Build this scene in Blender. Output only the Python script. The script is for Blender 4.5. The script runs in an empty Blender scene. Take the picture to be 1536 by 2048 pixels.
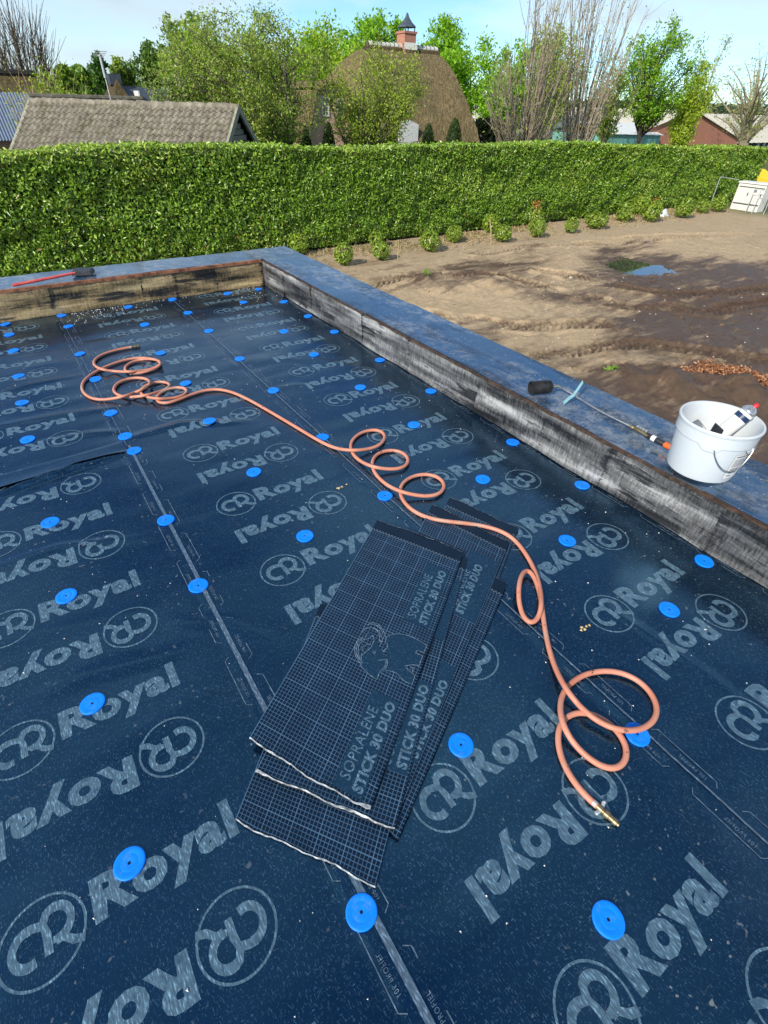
import bpy, bmesh, math, random
import numpy as np
from mathutils import Vector, Matrix
random.seed(7)
rng = np.random.default_rng(11)
R = math.radians
SC = bpy.context.scene
COL = SC.collection

# ------------------------------------------------------------------ camera, sky, sun, exposure
CAM_F = 1018.563            # focal length in pixels of the 1536 x 2048 photograph
CAM_H = 1.6
CR = Vector((0.83240418, -0.55373041, 0.02204327))
CD = Vector((-0.33185713, -0.52993663, -0.78040888))
CF = Vector((0.44381767, 0.6423004, -0.62488085))
cam = bpy.data.cameras.new('camera')
camo = bpy.data.objects.new('camera', cam)
COL.objects.link(camo)
m = Matrix.Identity(4)
for i in range(3):
    m[i][0] = CR[i]; m[i][1] = -CD[i]; m[i][2] = -CF[i]
m[2][3] = CAM_H
camo.matrix_world = m
cam.sensor_fit = 'VERTICAL'; cam.sensor_height = 36; cam.sensor_width = 27
cam.lens = CAM_F / 2048 * 36
cam.clip_start = 0.05; cam.clip_end = 3000
SC.camera = camo

SUN_EL = 33.0
SUN_AZ = 250.0              # compass bearing of the sun, clockwise from +Y
world = bpy.data.worlds.new('World')
SC.world = world
world.use_nodes = True
wn = world.node_tree; wn.nodes.clear()
def wnode(t, **k):
    n = wn.nodes.new(t)
    for a, b in k.items(): setattr(n, a, b)
    return n
wo = wnode('ShaderNodeOutputWorld'); bg = wnode('ShaderNodeBackground')
bg.inputs['Strength'].default_value = 0.09
sky = wnode('ShaderNodeTexSky', sky_type='NISHITA', sun_disc=False)
sky.sun_elevation = R(SUN_EL); sky.sun_rotation = R(SUN_AZ)
sky.air_density = 0.8; sky.dust_density = 0.1; sky.ozone_density = 1.7
tc = wnode('ShaderNodeTexCoord'); mp = wnode('ShaderNodeMapping')
mp.inputs['Scale'].default_value = (1.0, 1.0, 3.2)
mp.inputs['Location'].default_value = (1.3, 0.4, 0.2)
nz = wnode('ShaderNodeTexNoise'); nz.inputs['Scale'].default_value = 2.3
nz.inputs['Detail'].default_value = 7; nz.inputs['Roughness'].default_value = 0.52
cr_ = wnode('ShaderNodeValToRGB')
cr_.color_ramp.elements[0].position = 0.45; cr_.color_ramp.elements[1].position = 0.60
mixc = wnode('ShaderNodeMix', data_type='RGBA')
cc_ = wnode('ShaderNodeValToRGB'); cc_.color_ramp.elements[0].position = 0.50; cc_.color_ramp.elements[0].color = (6.6, 7.4, 7.7, 1); cc_.color_ramp.elements[1].position = 0.68; cc_.color_ramp.elements[1].color = (3.7, 4.5, 5.1, 1)
wn.links.new(nz.outputs[0], cc_.inputs[0]); wn.links.new(cc_.outputs[0], mixc.inputs[7])
ml = wnode('ShaderNodeMath', operation='MULTIPLY'); ml.inputs[1].default_value = 0.8
L = wn.links.new
L(tc.outputs['Generated'], mp.inputs['Vector']); L(mp.outputs[0], nz.inputs['Vector'])
L(nz.outputs[0], cr_.inputs[0]); L(cr_.outputs[0], ml.inputs[0]); L(ml.outputs[0], mixc.inputs[0])
tint = wnode('ShaderNodeMix', data_type='RGBA', blend_type='MULTIPLY'); tint.inputs[0].default_value = 1; tint.inputs[7].default_value = (0.74, 0.97, 1.12, 1)
L(sky.outputs[0], tint.inputs[6]); L(tint.outputs[2], mixc.inputs[6]); L(mixc.outputs[2], bg.inputs['Color']); L(bg.outputs[0], wo.inputs[0])
sunl = bpy.data.lights.new('sun', 'SUN'); sunl.energy = 3.5; sunl.angle = R(0.6); sunl.color = (1.0, 0.93, 0.82)
suno = bpy.data.objects.new('sun', sunl); COL.objects.link(suno)
sd = Vector((math.sin(R(SUN_AZ)) * math.cos(R(SUN_EL)), math.cos(R(SUN_AZ)) * math.cos(R(SUN_EL)), math.sin(R(SUN_EL))))
suno.rotation_euler = sd.to_track_quat('Z', 'Y').to_euler()
suno.location = sd * 50
SC.view_settings.view_transform = 'Standard'; SC.view_settings.look = 'None'
SC.view_settings.exposure = 0.72; SC.view_settings.gamma = 1; SC.view_settings.use_curve_mapping = False

# ------------------------------------------------------------------ survey helpers: photograph pixel -> point in the place
def ray(px, py):
    return CR * (px - 768) + CD * (py - 1024) + CF * CAM_F
def at(px, py, z=0.0):
    v = ray(px, py); t = (z - CAM_H) / v.z
    return Vector((v.x * t, v.y * t, z))
def at_y(px, py, Y):
    v = ray(px, py); t = Y / v.y
    return Vector((v.x * t, Y, CAM_H + v.z * t))
GZ = -2.9

# ------------------------------------------------------------------ object helpers
def tag(o, label=None, cat=None, group=None, kind=None):
    if label: o['label'] = label
    if cat: o['category'] = cat
    if group: o['group'] = group
    if kind: o['kind'] = kind
    return o
def empty(name, loc=(0, 0, 0)):
    o = bpy.data.objects.new(name, None); COL.objects.link(o); o.location = loc
    o.empty_display_size = 0.1
    return o
def link(name, me, parent=None, local=False):
    o = bpy.data.objects.new(name, me); COL.objects.link(o)
    if parent is not None:
        o.parent = parent
        if not local:
            t = Vector((0, 0, 0)); p = parent
            while p is not None:
                t += p.location; p = p.parent
            o.location = -t
    return o

class MB:
    """collects verts and faces in world coordinates, builds ONE mesh"""
    def __init__(s): s.v = []; s.f = []; s.uv = None
    def add(s, vs, fs):
        b = len(s.v); s.v += [tuple(x) for x in vs]; s.f += [tuple(i + b for i in f) for f in fs]
        return s
    def box(s, a, b, M=None):
        x0, y0, z0 = a; x1, y1, z1 = b
        vs = [Vector(p) for p in ((x0,y0,z0),(x1,y0,z0),(x1,y1,z0),(x0,y1,z0),(x0,y0,z1),(x1,y0,z1),(x1,y1,z1),(x0,y1,z1))]
        if M: vs = [M @ q for q in vs]
        return s.add(vs, [(0,3,2,1),(4,5,6,7),(0,1,5,4),(1,2,6,5),(2,3,7,6),(3,0,4,7)])
    def tube(s, pts, rad, n=8, cap=True):
        pts = [Vector(p) for p in pts]
        if not hasattr(rad, '__len__'): rad = [rad] * len(pts)
        vs = []; fs = []; up = Vector((0, 0, 1)); k = len(pts)
        prev = None
        for i, p in enumerate(pts):
            t = (pts[min(i + 1, k - 1)] - pts[max(i - 1, 0)])
            t = t.normalized() if t.length > 1e-9 else Vector((0, 0, 1))
            if prev is None:
                a = t.cross(up)
                if a.length < 0.05: a = t.cross(Vector((1, 0, 0)))
            else:
                a = prev - t * prev.dot(t)
                if a.length < 1e-4: a = t.cross(Vector((1, 0.3, 0)))
            a.normalize(); prev = a; b = t.cross(a)
            for j in range(n):
                an = 2 * math.pi * j / n
                vs.append(p + (a * math.cos(an) + b * math.sin(an)) * rad[i])
        for i in range(k - 1):
            for j in range(n):
                fs.append((i*n+j, i*n+(j+1)%n, (i+1)*n+(j+1)%n, (i+1)*n+j))
        if cap:
            fs.append(tuple(range(n))[::-1]); fs.append(tuple((k-1)*n+j for j in range(n)))
        return s.add(vs, fs)
    def lathe(s, prof, n=32, M=None, close=False):
        vs = []; fs = []
        for r, z in prof:
            for j in range(n):
                a = 2*math.pi*j/n; q = Vector((r*math.cos(a), r*math.sin(a), z))
                vs.append(M @ q if M else q)
        k = len(prof)
        for i in range(k - 1):
            for j in range(n):
                fs.append((i*n+j, i*n+(j+1)%n, (i+1)*n+(j+1)%n, (i+1)*n+j))
        if close: fs.append(tuple(range(n))[::-1]); fs.append(tuple((k-1)*n+j for j in range(n)))
        return s.add(vs, fs)
    def ribbon(s, pts, w, z=None, closed=False):
        """flat strip of width w round a path lying in xy"""
        P = [Vector(p) for p in pts]; n = len(P); vs = []; fs = []
        for i in range(n):
            a = P[(i-1) % n] if (closed or i) else P[0]; b = P[(i+1) % n] if (closed or i < n-1) else P[-1]
            t = b - a; t.z = 0
            t = t.normalized() if t.length > 1e-9 else Vector((1, 0, 0))
            nn = Vector((-t.y, t.x, 0)); ww = w[i] if hasattr(w, '__len__') else w
            vs += [P[i] + nn*ww/2, P[i] - nn*ww/2]
        for i in range(n if closed else n-1):
            j = (i+1) % n
            fs.append((2*i, 2*i+1, 2*j+1, 2*j))
        return s.add(vs, fs)
    def grid(s, nu, nv, fn):
        vs = [fn(i/nu, j/nv) for j in range(nv+1) for i in range(nu+1)]
        fs = [(j*(nu+1)+i, j*(nu+1)+i+1, (j+1)*(nu+1)+i+1, (j+1)*(nu+1)+i) for j in range(nv) for i in range(nu)]
        return s.add(vs, fs)
    def mesh(s, name, mat, smooth=False):
        me = bpy.data.meshes.new(name); me.from_pydata(s.v, [], s.f)
        if mat: me.materials.append(mat)
        if smooth: me.shade_smooth(); me.set_sharp_from_angle(angle=R(38))
        me.update(); return me
    def build(s, name, mat, parent=None, smooth=False, local=False):
        return link(name, s.mesh(name, mat, smooth), parent, local)

def np_mesh(name, V, F, mat, colors=None, smooth=False, uv=None):
    """V (n,3), F (m,k) arrays, optional colours per vertex"""
    me = bpy.data.meshes.new(name)
    n, mf, k = len(V), len(F), F.shape[1]
    me.vertices.add(n); me.vertices.foreach_set('co', np.ascontiguousarray(V, np.float32).ravel())
    me.loops.add(mf*k); me.loops.foreach_set('vertex_index', np.ascontiguousarray(F, np.int32).ravel())
    me.polygons.add(mf); me.polygons.foreach_set('loop_start', np.arange(0, mf*k, k, dtype=np.int32))
    me.polygons.foreach_set('loop_total', np.full(mf, k, np.int32))
    if smooth: me.polygons.foreach_set('use_smooth', np.ones(mf, bool))
    me.update(calc_edges=True)
    if colors is not None:
        a = me.color_attributes.new('tint', 'FLOAT_COLOR', 'POINT')
        c = np.ones((n, 4), np.float32); c[:, :colors.shape[1]] = colors
        a.data.foreach_set('color', c.ravel())
    me.materials.append(mat)
    return me
def merge_np(parts):
    Vs, Fs, Cs, b = [], [], [], 0
    for V, F, C in parts:
        Vs.append(V); Fs.append(F + b); Cs.append(C); b += len(V)
    return np.concatenate(Vs), np.concatenate(Fs), np.concatenate(Cs)

# value noise on arrays
_perm = np.random.default_rng(5).random((256, 256))
def vnoise(x, y):
    xi = np.floor(x).astype(int); yi = np.floor(y).astype(int); fx = x - xi; fy = y - yi
    fx = fx*fx*(3-2*fx); fy = fy*fy*(3-2*fy)
    g = lambda a, b: _perm[a % 256, b % 256]
    return (g(xi,yi)*(1-fx)+g(xi+1,yi)*fx)*(1-fy) + (g(xi,yi+1)*(1-fx)+g(xi+1,yi+1)*fx)*fy
def fbm(x, y, o=4):
    s = 0; a = 0.5
    for i in range(o):
        s = s + a*(vnoise(x*2**i+17.3*i, y*2**i+5.1*i)-0.5); a *= 0.5
    return s*2

# ------------------------------------------------------------------ materials
def newmat(name):
    mt = bpy.data.materials.new(name); mt.use_nodes = True
    return mt, mt.node_tree, mt.node_tree.nodes['Principled BSDF']
def nd(nt, t, ins=None, **k):
    n = nt.nodes.new(t)
    for a, b in k.items(): setattr(n, a, b)
    for a, b in (ins or {}).items(): n.inputs[a].default_value = b
    return n
def c4(c): return (c[0], c[1], c[2], 1)
def coords(nt, scale=(1,1,1), rot=(0,0,0), kind='Object'):
    t = nd(nt, 'ShaderNodeTexCoord'); mp_ = nd(nt, 'ShaderNodeMapping')
    mp_.inputs['Scale'].default_value = scale; mp_.inputs['Rotation'].default_value = rot
    nt.links.new(t.outputs[kind], mp_.inputs['Vector']); return mp_.outputs[0]
def noise(nt, vec, scale, detail=4, rough=0.55):
    n = nd(nt, 'ShaderNodeTexNoise', {'Scale': scale, 'Detail': detail, 'Roughness': rough})
    if vec: nt.links.new(vec, n.inputs['Vector'])
    return n.outputs[0]
def ramp(nt, fac, *stops):
    r = nd(nt, 'ShaderNodeValToRGB'); e = r.color_ramp.elements
    while len(e) < len(stops): e.new(0.5)
    for el, (p, c) in zip(e, stops):
        el.position = p; el.color = c4(c) if hasattr(c, '__len__') else (c, c, c, 1)
    nt.links.new(fac, r.inputs[0]); return r.outputs[0]
def mix(nt, fac, a, b, mode='MIX'):
    n = nd(nt, 'ShaderNodeMix', data_type='RGBA', blend_type=mode)
    for sock, val in ((0, fac), (6, a), (7, b)):
        if hasattr(val, 'links'): nt.links.new(val, n.inputs[sock])
        elif sock == 0: n.inputs[0].default_value = val
        else: n.inputs[sock].default_value = c4(val)
    return n.outputs[2]
def math_(nt, op, a, b=None):
    n = nd(nt, 'ShaderNodeMath', operation=op)
    for i, v in enumerate((a, b)):
        if v is None: continue
        if hasattr(v, 'links'): nt.links.new(v, n.inputs[i])
        else: n.inputs[i].default_value = v
    return n.outputs[0]
def bump(nt, bsdf, h, strength=0.3, dist=0.01):
    b = nd(nt, 'ShaderNodeBump', {'Strength': strength, 'Distance': dist})
    nt.links.new(h, b.inputs['Height']); nt.links.new(b.outputs[0], bsdf.inputs['Normal'])
def setp(b, **k):
    names = dict(rough='Roughness', metal='Metallic', spec='Specular IOR Level', color='Base Color', coat='Coat Weight', coatr='Coat Roughness')
    for a, v in k.items():
        s = b.inputs[names[a]]
        if hasattr(v, 'links'): b.id_data.links.new(v, s)
        else: s.default_value = c4(v) if a == 'color' else v
def simple(name, c1, c2=None, scale=8, rough=0.6, metal=0, spec=0.5, bmp=0.0, bscale=None, bdist=0.01, stretch=(1,1,1), rot=(0,0,0)):
    mt, nt, b = newmat(name)
    vec = coords(nt, stretch, rot)
    if c2:
        f = noise(nt, vec, scale, 5); setp(b, color=ramp(nt, f, (0.32, c1), (0.68, c2)))
    else: setp(b, color=c1)
    setp(b, rough=rough, metal=metal, spec=spec)
    if bmp: bump(nt, b, noise(nt, vec, bscale or scale, 5), bmp, bdist)
    return mt
def leafmat(name, rough=0.45, spec=0.4, trans=0.35):
    mt, nt, b = newmat(name)
    a = nd(nt, 'ShaderNodeVertexColor', layer_name='tint')
    setp(b, color=a.outputs[0], rough=rough, spec=spec)
    tr = nd(nt, 'ShaderNodeBsdfTranslucent'); ms = nd(nt, 'ShaderNodeMixShader'); ms.inputs[0].default_value = trans
    nt.links.new(mix(nt, 0.7, a.outputs[0], (0.9, 1.0, 0.25), 'MULTIPLY'), tr.inputs[0])
    out = nt.nodes['Material Output']
    nt.links.new(b.outputs[0], ms.inputs[1]); nt.links.new(tr.outputs[0], ms.inputs[2]); nt.links.new(ms.outputs[0], out.inputs[0])
    return mt

def felt_nodes(nt, ang=0.5, dark=(0.0006, 0.0036, 0.010), light=(0.0016, 0.0090, 0.025)):
    vec = coords(nt, (1, 1, 1)); cloud = noise(nt, vec, 2.2, 5, 0.6)
    base = ramp(nt, noise(nt, vec, 11, 6, 0.65), (0.3, dark), (0.72, light))
    v2 = coords(nt, (330, 75, 1), (0, 0, ang)); fl = noise(nt, v2, 1.0, 2, 0.5)
    v3 = coords(nt, (85, 260, 1), (0, 0, ang)); fl2 = noise(nt, v3, 1.0, 2, 0.5)
    pat = ramp(nt, noise(nt, vec, 2.6, 6, 0.75), (0.34, 0.30), (0.60, 1.0))
    base = mix(nt, math_(nt, 'MULTIPLY', ramp(nt, fl, (0.60, 0.0), (0.67, 0.75)), pat), base, (0.048, 0.098, 0.155))
    base = mix(nt, math_(nt, 'MULTIPLY', ramp(nt, fl2, (0.645, 0.0), (0.70, 0.8)), pat), base, (0.070, 0.120, 0.17))
    dust = ramp(nt, noise(nt, vec, 1.3, 7, 0.75), (0.54, 0.0), (0.75, 0.35))
    base = mix(nt, dust, base, (0.028, 0.042, 0.055))
    sp = noise(nt, vec, 55, 1, 0.4)
    spm = math_(nt, 'MULTIPLY', ramp(nt, sp, (0.715, 0.0), (0.75, 0.8)), ramp(nt, noise(nt, vec, 1.7, 4), (0.45, 0.0), (0.7, 1.0)))
    base = mix(nt, spm, base, (0.26, 0.27, 0.25))
    scuff = math_(nt, 'MULTIPLY', ramp(nt, noise(nt, coords(nt, (1.0, 5.0, 1), (0, 0, 0.25)), 6.0, 8, 0.8), (0.60, 0.0), (0.72, 0.5)), ramp(nt, noise(nt, vec, 0.9, 3), (0.5, 0.0), (0.66, 1.0)))
    base = mix(nt, scuff, base, (0.11, 0.115, 0.11))
    return vec, base, fl, cloud
def felt(name, rough=(0.13, 0.30), ang=0.5, **k):
    mt, nt, b = newmat(name)
    vec, base, fl, cloud = felt_nodes(nt, ang, **k)
    setp(b, color=base, rough=ramp(nt, cloud, (0.3, rough[0]), (0.7, rough[1])), spec=1.0)
    b.inputs['Specular Tint'].default_value = (0.20, 0.54, 0.86, 1); b.inputs['IOR'].default_value = 1.80
    h = math_(nt, 'ADD', math_(nt, 'MULTIPLY', fl, 0.5), noise(nt, vec, 260, 2))
    bump(nt, b, h, 0.10, 0.002)
    return mt
M = {}
M['felt'] = felt('bitumen_membrane')
def printmat(name, c, worn=0.5):
    mt, nt, b = newmat(name)
    v2 = coords(nt, (240, 50, 1), (0, 0, 0.5)); fl = noise(nt, v2, 1.0, 3)
    vec = coords(nt)
    col = ramp(nt, fl, (0.40, tuple(x*0.6 for x in c)), (0.56, c), (0.70, tuple(min(1, x*2.8) for x in c)))
    col = mix(nt, ramp(nt, noise(nt, vec, 30, 5, 0.8), (0.52, 0.0), (0.68, worn)), col, (0.012, 0.03, 0.06))
    setp(b, color=col, rough=0.34, spec=0.9); b.inputs['Specular Tint'].default_value = (0.4, 0.7, 1.0, 1); b.inputs['IOR'].default_value = 1.7
    return mt
M['print'] = printmat('pale_print', (0.080, 0.140, 0.185), 0.75)
M['tape'] = printmat('seam_strip', (0.085, 0.125, 0.17), 0.3)
M['line'] = printmat('line_print', (0.11, 0.155, 0.2), 0.6)
M['washer'] = simple('blue_plastic', (0.0, 0.19, 0.86), (0.0, 0.22, 0.90), 60, 0.5, spec=0.3)
nt = M['washer'].node_tree; b = nt.nodes['Principled BSDF']; src = b.inputs['Base Color'].links[0].from_socket
setp(b, color=mix(nt, ramp(nt, noise(nt, nd(nt, 'ShaderNodeNewGeometry').outputs['Position'], 38, 6, 0.8), (0.54, 0.0), (0.72, 0.45)), src, (0.16, 0.27, 0.42)))
M['dark_hole'] = simple('dark_steel', (0.02, 0.025, 0.03), rough=0.4, metal=0.6)

# sheet with printed grid: uv in metres
def gridmat():
    mt, nt, b = newmat('grid_sheet')
    uv = nd(nt, 'ShaderNodeUVMap'); sep = nd(nt, 'ShaderNodeSeparateXYZ'); nt.links.new(uv.outputs[0], sep.inputs[0])
    def lines(sock, per, w):
        fr = math_(nt, 'FRACT', math_(nt, 'DIVIDE', sock, per))
        return math_(nt, 'LESS_THAN', fr, w)
    x, y = sep.outputs[0], sep.outputs[1]
    fine = math_(nt, 'MAXIMUM', lines(x, 0.0125, 0.16), lines(y, 0.0125, 0.16))
    bold = math_(nt, 'MAXIMUM', lines(x, 0.0875, 0.032), lines(y, 0.0875, 0.032))
    vec = coords(nt)
    wear = ramp(nt, noise(nt, vec, 14, 4), (0.3, 0.55), (0.65, 1.0))
    base = ramp(nt, noise(nt, vec, 6, 4), (0.3, (0.0010, 0.0045, 0.013)), (0.7, (0.003, 0.010, 0.025)))
    scal = math_(nt, 'MULTIPLY', math_(nt, 'ABSOLUTE', math_(nt, 'SINE', math_(nt, 'MULTIPLY', x, math.pi/0.0158))), 0.012)
    inside = math_(nt, 'LESS_THAN', y, math_(nt, 'ADD', 1.185, scal))
    rim = math_(nt, 'MULTIPLY', inside, math_(nt, 'GREATER_THAN', y, math_(nt, 'ADD', 1.182, scal)))
    col = mix(nt, math_(nt, 'MULTIPLY', math_(nt, 'MULTIPLY', fine, wear), inside), base, (0.048, 0.105, 0.19))
    col = mix(nt, math_(nt, 'MULTIPLY', math_(nt, 'MULTIPLY', bold, wear), inside), col, (0.07, 0.14, 0.23))
    col = mix(nt, rim, col, (0.14, 0.18, 0.22))
    setp(b, color=col, rough=ramp(nt, noise(nt, vec, 5, 4), (0.3, 0.25), (0.7, 0.4)), spec=0.5); b.inputs['Specular Tint'].default_value = (0.50, 0.76, 1.0, 1)
    bump(nt, b, noise(nt, vec, 30, 3), 0.12, 0.002)
    return mt
M['grid'] = gridmat()
M['ground_print'] = felt('plain_film', (0.25, 0.4), 1.1, dark=(0.0008, 0.0035, 0.010), light=(0.002, 0.007, 0.018))
M['bitumen'] = simple('black_bitumen', (0.008, 0.008, 0.010), (0.02, 0.02, 0.024), 30, 0.45, bmp=0.4, bscale=60, bdist=0.003)
M['torn'] = simple('torn_film', (0.06, 0.08, 0.10), (0.34, 0.38, 0.41), 60, 0.35, bmp=0.5, bscale=120, bdist=0.003)

def capmat():
    mt, nt, b = newmat('capping_felt')
    vec = coords(nt)
    base = ramp(nt, noise(nt, vec, 14, 6, 0.65), (0.3, (0.018, 0.048, 0.100)), (0.7, (0.036, 0.078, 0.145)))
    v = coords(nt, (3.4, 0.8, 1))
    soot = ramp(nt, noise(nt, v, 1.9, 5, 0.6), (0.515, 0.0), (0.58, 0.88))
    base = mix(nt, soot, base, (0.010, 0.011, 0.014))
    sand = math_(nt, 'MULTIPLY', ramp(nt, noise(nt, vec, 9, 9, 0.85), (0.46, 0.0), (0.60, 0.85)), ramp(nt, noise(nt, v, 1.3, 3), (0.44, 0.0), (0.56, 1.0)))
    base = mix(nt, sand, base, (0.24, 0.25, 0.25))
    fl = noise(nt, vec, 70, 2, 0.5)
    base = mix(nt, ramp(nt, fl, (0.69, 0.0), (0.73, 0.8)), base, (0.42, 0.42, 0.40))
    setp(b, color=base, rough=ramp(nt, noise(nt, vec, 4, 6, 0.7), (0.3, 0.07), (0.7, 0.33)), spec=1.0); b.inputs['Specular Tint'].default_value = (0.45, 0.72, 1.0, 1); b.inputs['IOR'].default_value = 1.6
    bump(nt, b, noise(nt, vec, 16, 6, 0.7), 0.14, 0.005)
    return mt
M['cap'] = capmat()
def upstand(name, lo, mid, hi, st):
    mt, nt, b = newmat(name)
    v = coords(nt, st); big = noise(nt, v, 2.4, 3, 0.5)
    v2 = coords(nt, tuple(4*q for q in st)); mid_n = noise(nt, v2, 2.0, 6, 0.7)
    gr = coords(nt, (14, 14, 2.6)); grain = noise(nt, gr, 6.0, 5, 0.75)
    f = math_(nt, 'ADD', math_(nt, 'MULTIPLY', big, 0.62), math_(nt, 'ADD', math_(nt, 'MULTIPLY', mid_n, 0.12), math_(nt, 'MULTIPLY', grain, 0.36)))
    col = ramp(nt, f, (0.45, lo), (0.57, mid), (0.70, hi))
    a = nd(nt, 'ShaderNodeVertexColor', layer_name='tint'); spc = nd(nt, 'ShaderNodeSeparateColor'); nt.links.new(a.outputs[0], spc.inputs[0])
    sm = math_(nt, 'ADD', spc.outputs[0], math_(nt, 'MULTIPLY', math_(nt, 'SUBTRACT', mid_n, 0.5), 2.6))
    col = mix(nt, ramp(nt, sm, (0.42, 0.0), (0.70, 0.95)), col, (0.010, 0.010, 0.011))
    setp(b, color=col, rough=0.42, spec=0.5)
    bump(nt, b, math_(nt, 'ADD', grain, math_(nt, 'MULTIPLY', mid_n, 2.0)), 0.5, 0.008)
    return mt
M['up_shaded'] = upstand('scuffed_upstand_shaded', (0.010, 0.010, 0.011), (0.12, 0.12, 0.12), (0.40, 0.40, 0.395), (3.0, 0.55, 6.0))  # right parapet: scuffed sheet, grey because shade is put into its colour
M['up_sunlit'] = upstand('scuffed_upstand_sunlit', (0.012, 0.010, 0.008), (0.27, 0.19, 0.09), (0.56, 0.42, 0.22), (0.6, 3.0, 5.5))  # back parapet: same sheet, warm sunlight put into its colour
M['edge'] = simple('charred_edge_board', (0.008, 0.007, 0.006), (0.085, 0.045, 0.026), 30, 0.7, bmp=0.4, bscale=60)
M['edge_orange'] = simple('orange_edge_board', (0.10, 0.035, 0.018), (0.36, 0.15, 0.07), 18, 0.7, bmp=0.3, bscale=60)
M['smear'] = simple('bitumen_smear', (0.006, 0.006, 0.007), (0.03, 0.03, 0.032), 50, 0.35, bmp=0.5, bscale=40, bdist=0.004)

def hosemat():
    mt, nt, b = newmat('orange_rubber')
    vec = coords(nt); col = ramp(nt, noise(nt, vec, 9, 4), (0.3, (0.50, 0.185, 0.115)), (0.7, (0.60, 0.26, 0.175)))
    col = mix(nt, ramp(nt, noise(nt, vec, 26, 5, 0.7), (0.63, 0.0), (0.68, 0.9)), col, (0.04, 0.03, 0.025))
    col = mix(nt, ramp(nt, noise(nt, vec, 4, 4, 0.7), (0.56, 0.0), (0.72, 0.7)), col, (0.40, 0.34, 0.27))
    setp(b, color=col, rough=0.48, spec=0.4); bump(nt, b, noise(nt, vec, 120, 3), 0.1, 0.002)
    return mt
M['hose'] = hosemat()
M['steel'] = simple('worn_steel', (0.34, 0.32, 0.28), (0.55, 0.53, 0.48), 40, 0.38, metal=0.9)
M['brass'] = simple('worn_brass', (0.20, 0.155, 0.085), (0.36, 0.29, 0.17), 60, 0.42, metal=0.8)
M['galv'] = simple('galvanised_tube', (0.50, 0.52, 0.53), (0.62, 0.64, 0.65), 10, 0.45, metal=0.5)
M['black'] = simple('black_plastic', (0.010, 0.010, 0.012), (0.022, 0.022, 0.026), 30, 0.4, bmp=0.15, bscale=80)
M['soot'] = simple('sooty_steel', (0.008, 0.008, 0.009), (0.05, 0.048, 0.045), 30, 0.5, metal=0.4, bmp=0.3, bscale=50)
M['orange'] = simple('orange_plastic', (0.72, 0.12, 0.02), rough=0.4)
M['red'] = simple('red_plastic', (0.60, 0.02, 0.03), (0.68, 0.035, 0.04), 30, rough=0.35)
M['red_handle'] = simple('red_painted_handle', (0.55, 0.06, 0.06), (0.68, 0.12, 0.10), 14, 0.5)
M['teal'] = simple('pale_teal_paint', (0.16, 0.40, 0.44), (0.34, 0.56, 0.60), 30, 0.45)
def bucketmat():
    mt, nt, b = newmat('white_bucket_plastic'); vec = coords(nt)
    col = mix(nt, ramp(nt, noise(nt, vec, 9, 6, 0.7), (0.55, 0.0), (0.75, 0.35)), (0.54, 0.58, 0.61), (0.42, 0.43, 0.42))
    setp(b, color=col, rough=0.35, spec=0.45); b.inputs['Subsurface Weight'].default_value = 0.0
    bump(nt, b, noise(nt, vec, 25, 3), 0.05, 0.004)
    return mt
M['bucket'] = bucketmat()
M['grey_print'] = simple('grey_label_print', (0.16, 0.17, 0.19), rough=0.5)
M['label_white'] = simple('label_paper', (0.70, 0.71, 0.71), rough=0.5)
M['can'] = simple('can_metal', (0.55, 0.55, 0.54), (0.68, 0.68, 0.67), 30, 0.25, metal=0.85)
M['navy'] = simple('navy_paint', (0.012, 0.03, 0.09), rough=0.35)
M['white'] = simple('white_paint', (0.76, 0.76, 0.74), (0.66, 0.66, 0.63), 6, 0.5)
M['beige_box'] = simple('cabinet_grey_beige', (0.62, 0.61, 0.56), (0.70, 0.69, 0.64), 5, 0.5)
M['leaf'] = leafmat('leaf', trans=0.5)
M['hedge_leaf'] = leafmat('hedge_leaf', 0.30, 0.5, 0.25)
M['bark'] = simple('bark', (0.05, 0.04, 0.028), (0.15, 0.125, 0.09), 12, 0.85, bmp=0.6, bscale=30, bdist=0.03)
M['bark_pale'] = simple('pale_bark', (0.16, 0.14, 0.085), (0.34, 0.30, 0.20), 10, 0.8, bmp=0.4, bscale=30, bdist=0.02)
M['bark_dark'] = simple('dark_bark', (0.022, 0.017, 0.012), (0.07, 0.055, 0.04), 12, 0.85, bmp=0.5, bscale=30, bdist=0.02)
M['bark_red'] = simple('poplar_twig_bark', (0.20, 0.155, 0.11), (0.36, 0.30, 0.21), 8, 0.75)
M['hedge_core'] = simple('hedge_core', (0.006, 0.012, 0.004), (0.012, 0.022, 0.007), 10, 0.9)

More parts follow.
